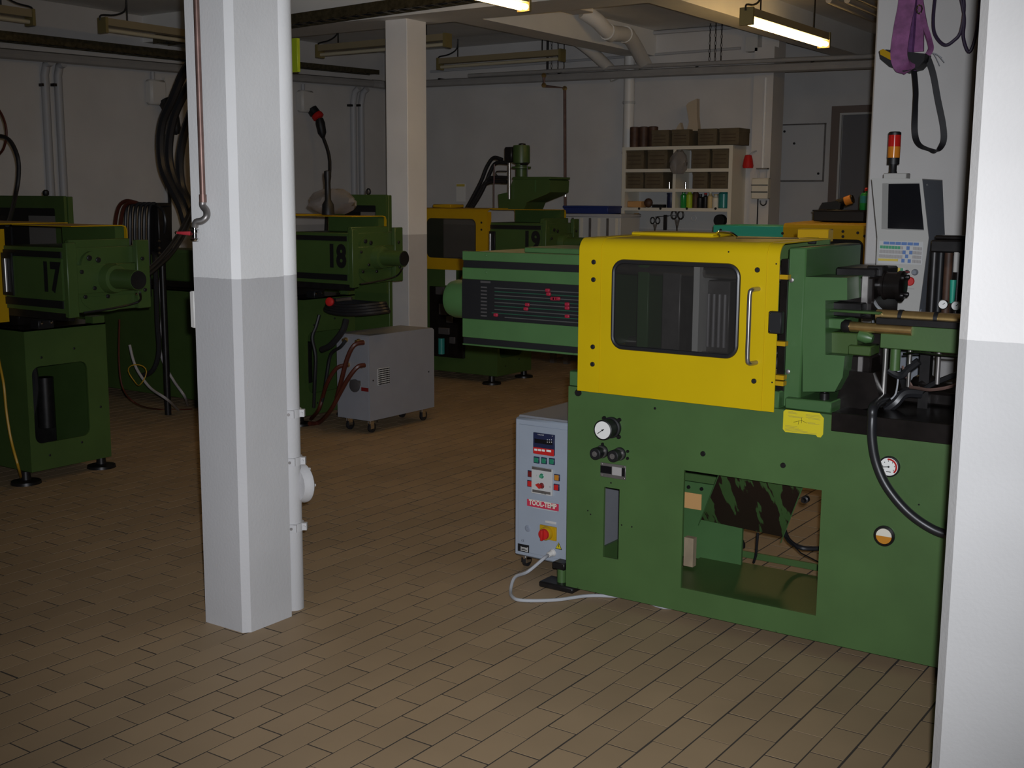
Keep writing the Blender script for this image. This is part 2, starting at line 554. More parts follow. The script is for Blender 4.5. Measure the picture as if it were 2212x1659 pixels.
def struct(name, mb, mt, label, **k):
    return mb.build(name, mt, kind='structure', label=label, **k)
struct('wall_left', MB().box(XL - .15, XL, -3.2, 12.1, 0, ZC), 'wall', 'long white hall wall with grey painted dado behind the machines', loc=(XL, 4, 0))
struct('wall_far', MB().box(XL, -4.31, YF, YF + .16, 0, ZC), 'wall', 'white end wall with grey dado behind the shelf', loc=(-6.5, YF, 0))
struct('wall_recess', MB().box(XL, 2.6, 11.9, 12.1, 0, ZC), 'wall', 'shaded back wall with whiteboard and door', loc=(-4, 11.9, 0))
struct('wall_right', MB().prism([(-.655, 2.662), (-.633, 2.64), (2.6, 2.64), (2.6, 2.90), (-.655, 2.90)], 'z', 0, ZC), 'wall', 'close white wall end with grey painted lower part', loc=(0, 2.64, 0))
struct('ceiling', MB().box(-9.1, 2.6, -3.2, 12.1, ZC, ZC + .15), 'ceiling', 'white painted concrete ceiling', loc=(-3, 4, ZC))
struct('ceiling_beam', MB().box(XL, 2.4, 7.20, 7.66, 2.97, ZC), 'ceiling', 'long white concrete ceiling beam carried by the speckled column', loc=(-3, 7.4, 2.97))
struct('ceiling_beam', MB().box(-5.82, -5.555, 7.66, YF, 2.97, ZC), 'ceiling', 'short white ceiling beam running to the end wall beside the duct pipes', loc=(-5.7, 9, 2.97))
struct('ceiling_beam', MB().box(-4.12, -3.88, 7.66, 11.9, 2.97, ZC), 'ceiling', 'short white ceiling beam running to the end wall beside the chain drop', loc=(-4, 9, 2.97))

def column(x1, y0, wx, wy, zt, label, c=.02):
    x0, y1 = x1 - wx, y0 + wy
    poly = [(x0 + c * .4, y0), (x1 - c, y0), (x1, y0 + c), (x1, y1 - c * .4), (x1 - c * .4, y1), (x0 + c * .4, y1), (x0, y1 - c * .4), (x0, y0 + c * .4)]
    m = MB()
    zs = [0, .6, 1.2, 1.8, 2.4, zt]
    for a, b_ in zip(zs[:-1], zs[1:]): pass
    m.prism(poly, 'z', 0, zt)
    return m.build('concrete_column', 'column_paint', kind='structure', loc=(x1 - wx / 2, y0 + wy / 2, 0), label=label)
c1 = gz(533, 1370)
column(c1.x, c1.y, .234, .245, ZC, 'square white column with grey foot, copper pipe and white drain pipe', c=.024)
column(-6.03, 7.33, .215, .235, 2.97, 'square white column standing behind the grey wheeled unit', c=.004)
# big pier behind the injection unit
struct('wall_pier', MB().box(-1.835, -1.385, 5.6, 6.1, 0, ZC, c=.01), 'wall', 'broad white pier hung with purple slings', loc=(-1.6, 5.8, 0))
# end of the far wall: pilaster strip
struct('wall_pilaster', MB().box(-4.50, -4.31, 10.40, YF, 0, 2.97), 'wall', 'narrow white pilaster carrying the socket box', loc=(-4.4, 10.45, 0))
# door in the recess wall
dr = thing('door_1', 'dark grey door in a brown frame beside the whiteboard', 'door', (-3.9, 11.9, 0), kind='structure')
a = gy(1800, 230, 11.88); b2 = gy(1818, 244, 11.88)
xd0, zd1 = a.x, a.z
m = MB(); m.box(xd0, xd0 + .09, 11.84, 11.9, 0, zd1); m.box(xd0 + .09, -3.2, 11.84, 11.9, zd1 - .07, zd1); m.box(-3.29, -3.2, 11.84, 11.9, 0, zd1 - .07)
m.build('door_frame', 'frame_brown', dr)
m = MB(); m.box(xd0 + .09, xd0 + .11, 11.83, 11.86, 0, zd1 - .07); m.box(xd0 + .11, -3.29, 11.83, 11.86, zd1 - .09, zd1 - .07); m.build('door_trim', 'panel_grey', dr)
m = MB(); m.box(xd0 + .11, -3.29, 11.87, 11.9, 0, zd1 - .09); m.build('door_leaf', 'door_dark', dr)
m = MB(); m.tube([(-3.4, 11.86, 1.05), (-3.4, 11.80, 1.05), (-3.52, 11.80, 1.05)], .01); m.build('door_handle', 'steel', dr)

# ================================================================ fluorescent fittings
def lamp(p0, p1, lit, label, group=None, cable=None, w=.085):
    p0, p1 = Vector(p0), Vector(p1)
    d = (p1 - p0).normalized(); side = Vector((-d.y, d.x, 0)); L = (p1 - p0).length
    mid = (p0 + p1) / 2
    t = thing('fluorescent_lamp', label, 'lamp', mid, group)
    def bar(m, a, b_, s0, s1, z0, z1):
        q = [p0 + d * t_ + side * s for t_ in (a, b_) for s in (s0, s1)]
        m.add([v + Vector((0, 0, z)) for v in q for z in (z0, z1)], [(0, 1, 3, 2), (4, 6, 7, 5), (0, 4, 5, 1), (2, 3, 7, 6), (0, 2, 6, 4), (1, 5, 7, 3)])
    m = MB(); bar(m, .02, L - .02, -w / 2, w / 2, -.005, .05); m.build('housing', 'lamp_body', t)
    for a in (0, L - .025):
        m = MB(); bar(m, a, a + .025, -w / 2 - .006, w / 2 + .006, -.062, .054); m.build('end_cap', 'lamp_end', t)
    for s in (-.022, .022) if lit else (0,):
        m = MB(); m.cyl(p0 + d * .025 + side * s - UP * .034, p0 + d * (L - .025) + side * s - UP * .034, .019 if lit else .016, n=14)
        m.build('tube', 'tube_lit' if lit else 'tube_off', t)
    for f in (.16, .84):
        q = p0 + d * (L * f)
        m = MB(); m.cyl(q + UP * .05, Vector((q.x, q.y, ZC if abs(q.y - 7.43) > .25 else 2.97)), .006, n=6); m.build('hanger_rod', 'black_steel', t)
    q = p0 + d * (L * .16)
    m = MB(); m.tube([q + UP * .22, q + UP * .13 - d * .02, q + UP * .085 - d * .12, p0 + UP * .07, p0 - d * .012 + UP * .03], .007, n=6, smooth=4)
    m.build('cable', 'rubber', t)
    return t
G = 'ceiling tubes of the hall'
lamp((-3.42, 7.74, 2.84), (-3.42, 9.24, 2.84), True, 'glowing twin tube lamp above the shelf end of the hall', G)
lamp((-4.55, 5.25, 2.89), (-4.55, 6.757, 2.89), True, 'glowing twin tube lamp in front of the long ceiling beam', G)
lamp((-7.88, 8.31, 2.94), (-6.38, 8.31, 2.94), False, 'unlit tube lamp partly behind the column of the grey wheeled unit', G)
lamp((-7.76, 9.95, 2.97), (-6.26, 9.95, 2.97), False, 'unlit tube lamp hanging along the end wall pipes', G)
lamp((-7.95, 6.0, 2.91), (-7.95, 7.5, 2.91), False, 'unlit tube lamp hung over the hose bundle by the long wall', G)
lamp((-7.95, 5.40, 2.89), (-7.95, 3.90, 2.89), False, 'unlit tube lamp hung over machine seventeen', G)
# white air unit box under the ceiling
p = gz(1145, 14, 3.08)
t = thing('ceiling_box', 'white rectangular box fixed under the ceiling beside the lit tube', 'box', (p.x, p.y, 3.05))
MB().box(gz(1185, 15, 3.06).x - .05, gz(1213, 10, 3.06).x, 7.90, 8.37, 3.06, ZC, c=.006).build('casing', 'white_paint', t)
MB().box(gz(1213, 10, 3.06).x, gz(1213, 10, 3.06).x + .006, 8.0, 8.3, 3.16, 3.168).build('vent_slot', 'dull_steel', t)

# ================================================================ pipes and cable runs
def pipe(name, pts, r, mt, label, cat='pipe', group=None, n=12, smooth=0, extra=None):
    m = MB(); m.tube(pts, r, n=n, smooth=smooth)
    return m.build(name, mt, label=label, cat=cat, group=group)
t = thing('main_pipe', 'thick grey pipe running along the top of the long wall', 'pipe', (XL + .12, 8, 2.7))
MB().tube([(XL + .12, -2.9, 2.72), (XL + .12, 5.7, 2.725), (XL + .12, 7.5, 2.765), (XL + .12, 10.16, 2.84)], .042).build('run', 'pipe_grey', t)
MB().tube([(XL + .12, 10.16, 2.84), (XL + .14, 10.24, 2.84), (XL + .2, 10.27, 2.83)], .046).build('elbow', 'pipe_grey', t)
t = thing('main_pipe', 'thick grey pipe running along the top of the end wall', 'pipe', (-6, 10.27, 2.7))
MB().tube([(XL + .2, 10.27, 2.825), (-5.32, 10.27, 2.785), (-3.39, 10.27, 2.752), (-2.0, 10.27, 2.73)], .040).build('run', 'pipe_grey', t)
for x in (-8.0, -6.5, -5.0, -3.9):
    zz = 2.835 + (x + 8.77) * (-.0143)
    MB().box(x - .012, x + .012, 10.25, 10.496, zz + .025, zz + .04).build('bracket', 'black_steel', t)
pipe('thin_pipe', [(-7.6, 10.24, 2.868), (-5.32, 10.24, 2.848), (-3.38, 10.24, 2.813), (-2.0, 10.24, 2.79)], .020, 'pipe_grey', 'thinner grey pipe lying just above the thick end wall pipe')
pipe('conduit', [(-3.9, 11.85, 2.60), (-2.0, 11.85, 2.585)], .014, 'conduit', 'thin conduit above the whiteboard and door')
# cable tray along the long wall
def tray(name, a, b_, w, h, label, dens=.12):
    a, b_ = Vector(a), Vector(b_); d = (b_ - a).normalized(); L = (b_ - a).length
    sd = Vector((-d.y, d.x, 0))
    t = thing(name, label, 'cable tray', a)
    for s in (-1, 1):
        m = MB()
        q = a + sd * (s * w / 2)
        m.add([q, q + d * L, q + d * L + UP * h, q + UP * h, q + sd * .003, q + d * L + sd * .003, q + d * L + UP * h + sd * .003, q + UP * h + sd * .003],
              [(0, 1, 2, 3), (4, 5, 6, 7), (0, 1, 5, 4), (3, 2, 6, 7), (0, 3, 7, 4), (1, 2, 6, 5)])
        m.build('side_rail', 'tray_metal', t)
    n = int(L / dens)
    for k in range(n):
        q = a + d * ((k + .5) * L / n)
        m = MB(); m.add([q + sd * (e * w / 2) + d * f + UP * g for e in (-1, 1) for f in (-.012, .012) for g in (.002, .006)], [(0, 1, 3, 2), (4, 6, 7, 5), (0, 4, 5, 1), (2, 3, 7, 6), (0, 2, 6, 4), (1, 5, 7, 3)])
        m.build('rung', 'tray_metal', t)
    for k in range(3):
        off = sd * ((k - 1) * w * .26)
        m = MB(); m.tube([a + off + UP * (.022 + .006 * (k % 2)), a + off + d * L * .5 + UP * (.026), a + off + d * L + UP * .022], .015, n=6)
        m.build('cable', 'rubber', t)
    return t
tray('cable_tray', (XL + .12, 3.4, 2.79), (XL + .12, 8.1, 2.85), .16, .07, 'dark cable tray with cables on top of the long wall pipe')
tray('cable_tray', (XL + .12, 8.9, 2.905), (XL + .12, 10.2, 2.935), .14, .05, 'short end piece of dark cable tray near the hall corner')
tray('cable_tray', (-8.6, 7.09, 2.915), (-3.2, 7.09, 3.05), .16, .078, 'dark slotted cable tray fixed along the long ceiling beam')
# conduits down the long wall
for k, (px, lbl) in enumerate(((104, 'left'), (132, 'right'))):
    q = gx(px, 300, XL + .03)
    pipe('conduit', [(XL + .03, q.y, .1), (XL + .03, q.y, 2.6), (XL + .06, q.y, 2.68), (XL + .12, q.y, 2.70)], .034, 'conduit', ['grey conduit away from the hoses, of the pair on the wall behind machine seventeen', 'grey conduit nearer the hoses, of the pair on the wall behind machine seventeen'][k], group='wall conduit pair behind machine seventeen')
for k, px in enumerate((764, 781)):
    q = gx(px, 300, XL + .03)
    pipe('conduit', [(XL + .03, q.y, .1), (XL + .03, q.y, 2.62), (XL + .06, q.y, 2.74), (XL + .12, q.y, 2.78)], .034, 'conduit', ['grey conduit nearer the red plug cable, of the pair beside the speckled column', 'grey conduit nearer the speckled column, of the pair on the wall'][k], group='wall conduit pair beside the column')
for px, py in ((92, 184), (117, 184), (755, 228), (775, 228)):
    q = gx(px, py, XL + .01)
    MB().box(XL, XL + .05, q.y - .03, q.y + .03, q.z - .012, q.z + .012).build('pipe_clip', 'black_steel', label='small black clip on the wall conduit pair ' + ('behind machine seventeen' if px < 400 else 'beside the speckled column'), cat='clip', group='conduit clips ' + ('behind machine seventeen' if px < 400 else 'beside the column'))
# box column strip and conduit behind the hoses
q = gx(366, 300, XL + .02)
MB().box(XL, XL + .05, q.y - .05, q.y + .06, .1, 2.68).build('cable_duct', 'plastic_white', label='pale vertical cable duct on the wall behind the black hoses', cat='duct')
# copper pipe on the end wall
w = 10.44
t = thing('copper_pipe', 'thin brown copper pipe stepping down the bare end wall', 'pipe', gy(1222, 470, w))
MB().tube([gy(1175, 163, 10.2), gy(1175, 186, 10.2), gy(1220, 190, w), gy(1221, 440, w), gy(1221, 520, w)], .016, n=8).build('run', 'copper', t)
for px, py, yy in ((1175, 163, 10.2), (1175, 184, 10.2), (1220, 191, w)):
    MB().ball(gy(px, py, yy), .026, n=8).build('fitting', 'brass', t)
MB().cyl(gy(1221, 404, w), gy(1221, 425, w), .017).build('coupling', 'chrome', t)
# upper conduits on the end wall
pipe('conduit', [gy(1387, 112, 10.45), gy(1387, 76, 10.45), gy(1396, 72, 10.45), gy(1640, 54, 10.45)], .020, 'conduit', 'upper grey conduit bending down beside the white duct pipe', n=8)
pipe('conduit', [gy(930, 155, 10.486), gy(1225, 132, 10.486), gy(1600, 104, 10.486)], .013, 'conduit', 'straight grey conduit running low along the end wall top', n=8)
p = gy(1628, 95, 10.45)
MB().box(p.x - .06, p.x + .06, 10.4, 10.5, p.z - .07, p.z + .07).build('junction_box', 'panel_grey', label='small grey junction box where the end wall conduit meets the pilaster', cat='box')
# white duct pipes
t = thing('duct_pipe', 'thick white drain pipe bending down from the ceiling beside the beam', 'pipe', gy(1385, 140, 10.4))
pts = [Vector((-5.47, 9.0, 3.19)), gy(1290, 45, 9.12), gy(1316, 70, 9.3), gy(1353, 76, 9.65), gy(1375, 105, 10.0), gy(1396, 145, 10.38)]
MB().tube(pts, .066, n=14, smooth=5).build('bend', 'pipe_white', t)
for i in (2, 3):
    d = (pts[i + 1] - pts[i - 1]).normalized()
    MB().cyl(pts[i] - d * .04, pts[i] + d * .04, .075, n=14).build('socket_ring', 'pipe_white', t)
pipe('duct_pipe', [(-6.0, 9.55, 3.12), gy(1270, 105, 9.9), gy(1318, 150, 10.36), gy(1330, 172, 10.42)], .055, 'pipe_white', 'thinner white pipe slanting down left of the beam end', smooth=5, n=12)
t = thing('down_pipe', 'white down pipe standing in the corner beside the shelf', 'pipe', gy(1357, 480, 10.42))
a, b2 = gy(1354, 120, 10.42), gy(1357, 300, 10.42)
MB().cyl((b2.x, 10.42, .05), (b2.x, 10.42, a.z), .053, n=14).build('run', 'pipe_white', t)
for py in (222, 330):
    q = gy(1357, py, 10.43)
    MB().cyl((b2.x, 10.42, q.z - .012), (b2.x, 10.42, q.z + .012), .060, n=14).build('clamp', 'panel_grey', t)
# chain drops
def chain(px, py0, py1, Y, label, group):
    a, b_ = gy(px, py0, Y), gy(px, py1, Y)
    m = MB(); n = max(4, int((a.z - b_.z) / .035))
    for k in range(n):
        z0 = a.z + (b_.z - a.z) * k / n; z1 = a.z + (b_.z - a.z) * (k + 1) / n
        zc, h = (z0 + z1) / 2, (z0 - z1) * .62
        u = Vector((1, 0, 0)) if k % 2 else Vector((0, 1, 0))
        m.tube([Vector((a.x, Y, zc)) + u * (.008 * cos(t_)) + UP * (h * sin(t_)) for t_ in [i * pi / 3 for i in range(6)]], .003, n=4, closed=True)
    return m.build('hanging_chain', 'black_steel', label=label, cat='chain', group=group)
for k, px in enumerate((1535, 1547, 1560)): chain(px, 46, 140, 10.3, 'thin chain hanging from the ceiling rail to the end wall pipe', 'chains over the end wall pipe by the pilaster')
q = gy(1546, 45, 10.3)
MB().box(q.x - .10, q.x + .10, 10.25, 10.35, q.z - .012, q.z + .012).build('ceiling_rail', 'black_steel', label='short black rail from which the three chains hang', cat='rail')
for k, px in enumerate((1192, 1206, 1219)): chain(px, 80, 155, 10.3, 'thin chain hanging behind the unlit lamp to the end wall pipe', 'chains behind the unlit lamp')
q = gy(1183, 98, 10.3)
MB().cyl((q.x, 10.3, 2.8), (q.x, 10.3, ZC), .012, n=8).build('hanger_rod', 'black_steel', label='black rod hanging from the ceiling behind the unlit end wall lamp', cat='rod')
# pipes at the top right, under the ceiling
for k, (p0, p1) in enumerate((((1790, 0), (1886, 40)), ((1830, 0), (1888, 25)), ((1850, -10), (1890, 8)))):
    pipe('ceiling_pipe', [gz(p0[0], p0[1], 3.05), gz(p1[0], p1[1], 3.05), gz(p1[0], p1[1], 3.05) + (gz(p1[0], p1[1], 3.05) - gz(p0[0], p0[1], 3.05)) * 1.2], .024, 'pipe_grey', 'grey pipe running under the ceiling towards the white pier', group='parallel pipes under the ceiling by the pier')
# lime panel behind the front column
q0, q1 = gy(628, 83, 6.4), gy(643, 155, 6.4)
t = thing('sign_panel', 'lime green sign panel hanging beyond the front column', 'sign', (q0.x, 6.4, q1.z))
MB().box(q0.x - .1, q1.x, 6.4, 6.43, q1.z, q0.z, c=.003).build('panel', 'lime', t)
MB().cyl((q0.x - .05, 6.415, q0.z), (q0.x - .05, 6.415, ZC), .005, n=6).build('hanger_rod', 'black_steel', t)
# ================================================================ on the front column
cx0, cx1, cy0, cy1 = c1.x - .234, c1.x, c1.y, c1.y + .245
dp = gz(632, 1312)
t = thing('drain_pipe', 'white painted drain pipe with round inspection cover behind the front column', 'pipe', (dp.x, dp.y, 0))
PR = .046
MB().cyl((dp.x, dp.y, 0), (dp.x, dp.y, 2.95), PR, n=20).build('run', 'column_paint', t)
for py in (895, 998, 1140):
    z = gy(650, py, dp.y).z
    cl = MB().cyl((dp.x, dp.y, z - .016), (dp.x, dp.y, z + .016), PR + .006, n=20).build('clamp', 'column_paint', t)
    e = Vector((dp.x, dp.y, z)) + RT * (PR + .004) - FW * .012
    m = MB(); m.add([e + RT * a + FW * b_ + UP * c for a in (-.004, .016) for b_ in (-.006, .018) for c in (-.014, .014)], [(0, 1, 3, 2), (4, 6, 7, 5), (0, 4, 5, 1), (2, 3, 7, 6), (0, 2, 6, 4), (1, 5, 7, 3)])
    m.build('clamp_ear', 'column_paint', cl)
    MB().cyl(e + RT * .006 - FW * .012, e + RT * .006 + FW * .024, .006, n=8).build('bolt', 'column_paint', cl)
    e2 = Vector((dp.x, dp.y, z)) + RT * .012 - FW * (PR - .004)
    m = MB(); m.add([e2 + RT * a + FW * b_ + UP * c for a in (-.022, .020) for b_ in (-.010, .010) for c in (-.015, .015)], [(0, 1, 3, 2), (4, 6, 7, 5), (0, 4, 5, 1), (2, 3, 7, 6), (0, 2, 6, 4), (1, 5, 7, 3)])
    m.build('clamp_block', 'column_paint', cl)
    MB().cyl(e2 - FW * .010, e2 - FW * .013, .006, n=8).build('bolt_head', 'dull_steel', cl)
z = gy(665, 1055, dp.y).z
ax = (RT * .72 + FW * .69).normalized()
q = Vector((dp.x, dp.y, z)) + ax * (PR * .5)
cv = MB().lathe(q, ax, [(0, .070), (.018, .076), (.030, .080), (.038, .080), (.044, .074), (.050, .030), (.050, .001)], n=28).build('inspection_cover', 'column_paint', t)
for k in range(6):
    a = k * pi / 3
    sd = ax.cross(UP).normalized(); up2 = sd.cross(ax)
    MB().cyl(q + ax * .036 + (sd * cos(a) + up2 * sin(a)) * .068, q + ax * .05 + (sd * cos(a) + up2 * sin(a)) * .068, .006, n=6).build('bolt', 'column_paint', cv)
# copper water pipe and tap on the face of the column
Yc = cy0 - .03
t = thing('water_pipe', 'copper water pipe with red handled tap on the front column', 'pipe', gy(421, 520, Yc))
a = gy(434, 300, Yc)
MB().cyl((a.x, Yc, gy(434, 425, Yc).z), (a.x, Yc, 3.2), .0105, n=12).build('pipe_run', 'copper', t)
MB().cyl((a.x, Yc, gy(434, 437, Yc).z), (a.x, Yc, gy(434, 420, Yc).z), .0135, n=12).build('sleeve', 'copper', t)
P = [Vector((a.x, Yc, gy(434, 430, Yc).z)), gy(438, 444, Yc), gy(446, 455, Yc), gy(446, 468, Yc - .01), gy(436, 477, Yc - .02), gy(424, 480, Yc - .03), gy(421, 490, Yc - .03)]
MB().tube(P, .0125, n=12, smooth=4).build('bend', 'dull_steel', t)
q = gy(421, 497, Yc - .03)
MB().lathe(gy(421, 521, Yc - .03), (0, 0, 1), [(0, .013), (.006, .017), (.010, .017), (.012, .013), (.028, .013), (.030, .017), (.040, .017), (.042, .012), (.050, .012)], n=12).build('tap_body', 'chrome', t)
h0 = gy(416, 504, Yc - .035)
hv = MB().tube([h0 + Vector((0, -.01, 0)), h0 + Vector((-.02, -.03, .001)), h0 + Vector((-.045, -.032, .002))], [.008, .006, .0045], n=8).build('tap_handle', 'lever_red', t)
MB().ball(h0 + Vector((-.048, -.033, .002)), .0065, n=8).build('handle_tip', 'chrome', hv)
z0, z1 = gx(408, 710, cx0).z, gx(408, 630, cx0).z
t = thing('socket_box', 'white socket box on the hidden side of the front column', 'socket box', (cx0 - .02, cy0 + .06, z0))
MB().box(cx0 - .022, cx0, cy0 + .004, cy0 + .09, z0, z1, c=.003).build('casing', 'plastic_white', t)
MB().box(cx0 - .026, cx0 - .022, cy0 + .014, cy0 + .08, z0 + .01, z1 - .01, c=.001).build('cover', 'panel_light', t)

# ================================================================ small helpers for hardware
def bolt(parent, p, axis, r, h, mt='black_steel', name='bolt', n=10):
    p = Vector(p); ax = Vector(axis)
    return MB().lathe(p, ax, [(0, r), (h * .7, r), (h, r * .8), (h, .0005)], n=n).build(name, mt, parent)
def lines(parent, x0, x1, zs, Y, mt='ink', th=.0012, name='print_line'):
    for z, f0, f1 in zs:
        MB().box(x0 + (x1 - x0) * f0, x0 + (x1 - x0) * f1, Y - .0006, Y, z - th / 2, z + th / 2).build(name, mt, parent)
def front_text(parent, txt, px, py, Y, size, mt, width=None, bold=0.0, name='lettering', slope=0.0):
    c = gy(px, py, Y)
    text_mb(txt, size, lambda u, v: (c.x + u, Y, c.z + v), bold=bold, width=width).build(name, mt, parent)
def caster(parent, x, y, r=.032, z1=.09):
    cs = MB().lathe((x, y, z1), (0, 0, -1), [(0, .022), (.012, .022), (.014, .014), (z1 - r * 1.1, .012)], n=10).build('caster', 'chrome', parent)
    m = MB(); m.box(x - .016, x - .012, y - .014, y + .02, r * .8, z1 - .014); m.box(x + .012, x + .016, y - .014, y + .02, r * .8, z1 - .014); m.build('fork', 'chrome', cs)
    MB().lathe((x - .011, y + .012, r), (1, 0, 0), [(0, r * .85), (.003, r), (.019, r), (.022, r * .85)], n=18).build('wheel', 'rubber', cs)
    return cs

# ================================================================ temperature control unit beside the machine
YT = 4.21
tl, tr_ = gy(1129, 905, YT), gy(1224, 918, YT)
TX0, TX1 = gy(1119, 1060, YT).x - .02, -2.53
TZ0, TZ1 = .070, .685
TU = thing('temperature_control_unit', 'blue-grey wheeled temperature control unit beside the green machine base', 'control unit', ((TX0 + TX1) / 2, YT + .3, 0))
m = MB(); m.prism([(YT + .02, TZ0), (YT + .62, TZ0), (YT + .62, TZ1), (YT + .03, TZ1), (YT + .02, TZ1 - .01)], 'x', TX0 + .006, TX1 - .004); m.build('body', 'cabinet_grey', TU)
MB().box(TX0, TX1, YT, YT + .026, TZ0 - .012, TZ1 - .006, c=.009).build('front_surround', 'bluegrey', TU)
def tq(px, py): return gy(px, py, YT)
dx0 = TX0 + .026; dz1 = TZ1 - .034; dz0 = TZ0 + .012
fp = MB().box(dx0, TX1 - .008, YT - .004, YT + .002, dz0, dz1, c=.001).build('front_panel', 'bluegrey', TU)
def trect(name, px0, py0, px1, py1, mt, d0=-.004, d1=-.008, parent=None, c=.001):
    a, b_ = tq(px0, py0), tq(px1, py1)
    return MB().box(a.x, b_.x, YT + d1, YT + d0, b_.z, a.z, c=c).build(name, mt, parent or TU)
ds = trect('display', 1155, 933, 1200, 984, 'navy', d1=-.012)
trect('display_window', 1158, 946, 1197, 961, 'screen', -.012, -.0125, ds)
trect('key_strip', 1155.5, 964, 1200, 985, 'red', -.012, -.0132, ds)
for k in range(3): trect('key', 1158 + k * 8, 967.5 + k * .9, 1164.5 + k * 8, 973 + k * .9, 'paper', -.0132, -.0145, ds)
trect('key', 1184, 970, 1194, 976, 'paper', -.0132, -.0145, ds)
front_text(ds, 'TOOL-TEMP', 1168, 939.5, YT - .0127, .006, 'paper', width=.033)
front_text(ds, 'SP', 1193, 942.5, YT - .0127, .005, 'paper')
for k in range(3):
    for j in range(2): trect('indicator', 1185 + k * 4.5, 948 + j * 5, 1186.5 + k * 4.5, 950 + j * 5, 'paper', -.0125, -.013, ds, c=0)
MB().ball(tq(1178, 940), .0022, n=8).build('indicator_light', 'red', ds)
for k, px in enumerate((1155, 1171, 1188)): 
    e = trect('indicator_lamp', px, 985 + k * 1.6, px + 12, 1001 + k * 1.6, 'navy', d1=-.009)
    trect('lens', px + 1.5, 987 + k * 1.6, px + 10.5, 999 + k * 1.6, 'lamp_green', -.009, -.011, e)
sp = trect('switch_plate', 1152, 1006, 1196, 1071, 'panel_grey', d1=-.014)
MB().lathe(tq(1174, 1027), (0, -1, 0), [(0, .011), (.014, .011), (.016, .008), (.022, .008)], n=16).build('start_button', 'lamp_green', sp)
MB().lathe(tq(1174, 1027) + Vector((0, -.022, 0)), (0, -1, 0), [(0, .008), (.003, .007)], n=16).build('button_cap', 'key_green', sp)
MB().lathe(tq(1174, 1048), (0, -1, 0), [(0, .013), (.014, .013), (.017, .010), (.024, .010), (.024, .0005)], n=16).build('rotary_knob', 'dark_red', sp)
a = tq(1174, 1048)
m = MB(); m.prism([(a.x - .016, a.z + .008), (a.x - .010, a.z + .012), (a.x + .008, a.z + .002), (a.x + .004, a.z - .008)], 'y', YT - .042, YT - .024); m.build('knob_pointer', 'red', sp)
trect('plate_line', 1153, 1012, 1195, 1013, 'dull_steel', -.014, -.0145, sp, c=0)
trect('plate_line', 1154, 1061, 1193, 1062, 'dull_steel', -.014, -.0145, sp, c=0)
front_text(sp, 'I', 1159, 1027, YT - .0146, .009, 'ink'); front_text(sp, 'O', 1188, 1052, YT - .0146, .009, 'ink')
front_text(sp, 'TT-168', 1174, 1067, YT - .0146, .008, 'ink', width=.026)
for px, py, c in ((1142, 1015, 'dark_red'), (1141, 1036, 'red'), (1199, 1023, 'amber'), (1198, 1044, 'red')):
    e = trect('indicator_lamp', px, py, px + 12, py + 16, 'navy', d1=-.009)
    trect('lens', px + 1.5, py + 1.5, px + 10.5, py + 14.5, c, -.009, -.012, e)
MB().lathe(tq(1133, 1070), (0, -1, 0), [(0, .008), (.003, .008), (.004, .0005)], n=16).build('lock', 'navy', TU)
lb = trect('name_label', 1140, 1077, 1208, 1104, 'label_red', d1=-.0055, c=0)
a, b_ = tq(1140, 1077), tq(1208, 1104)
cxl, czl = (a.x + b_.x) / 2, (a.z + b_.z) / 2
text_mb('TOOL-TEMP', .030, lambda u, v: (cxl + u, YT - .0062, czl + v + .002), bold=.0012, width=(b_.x - a.x) * .88).build('lettering', 'offwhite', lb)
MB().box(a.x + .012, b_.x - .03, YT - .0062, YT - .0056, czl + .0145, czl + .0165).build('print_line', 'offwhite', lb)
MB().box(a.x + .03, b_.x - .008, YT - .0062, YT - .0056, czl - .019, czl - .0175).build('print_line', 'offwhite', lb)
gl = MB().lathe(tq(1141, 1141), (0, -1, 0), [(0, .0155), (.004, .0155), (.006, .012), (.006, .006), (.009, .0055), (.009, .0005)], n=20).build('blank_plug', 'bluegrey_dark', TU)
ms = trect('main_switch', 1169, 1132, 1204, 1168, 'deep_yellow', d1=-.012)
trect('switch_tab', 1179, 1123, 1203, 1133, 'panel_grey', d1=-.006, parent=ms)
a = tq(1185, 1150)
MB().lathe((a.x, YT - .012, a.z), (0, -1, 0), [(0, .030), (.018, .029), (.022, .026)], n=24).build('switch_collar', 'deep_yellow', ms)
MB().lathe((a.x, YT - .034, a.z), (0, -1, 0), [(0, .024), (.012, .023), (.013, .020), (.013, .0005)], n=24).build('switch_knob', 'red', ms)
MB().box(a.x - .006, a.x + .006, YT - .060, YT - .046, a.z - .024, a.z + .022, c=.002).build('knob_grip', 'red', ms)
# hazard triangle
a = tq(1208, 1179)
tri = lambda s: [(a.x - s, a.z - s * .85), (a.x + s, a.z - s * .85), (a.x, a.z + s * .95)]
w_ = MB().prism(tri(.017), 'y', YT - .0050, YT - .004).build('hazard_label', 'ink', TU)
MB().prism(tri(.0135), 'y', YT - .0056, YT - .0050).build('hazard_field', 'sticker_yellow', w_)
m = MB(); m.prism([(a.x - .001, a.z + .008), (a.x + .003, a.z + .008), (a.x, a.z + .001), (a.x + .003, a.z + .001), (a.x - .002, a.z - .009), (a.x, a.z - .002), (a.x - .003, a.z - .002)], 'y', YT - .0062, YT - .0056); m.build('hazard_bolt', 'ink', w_)
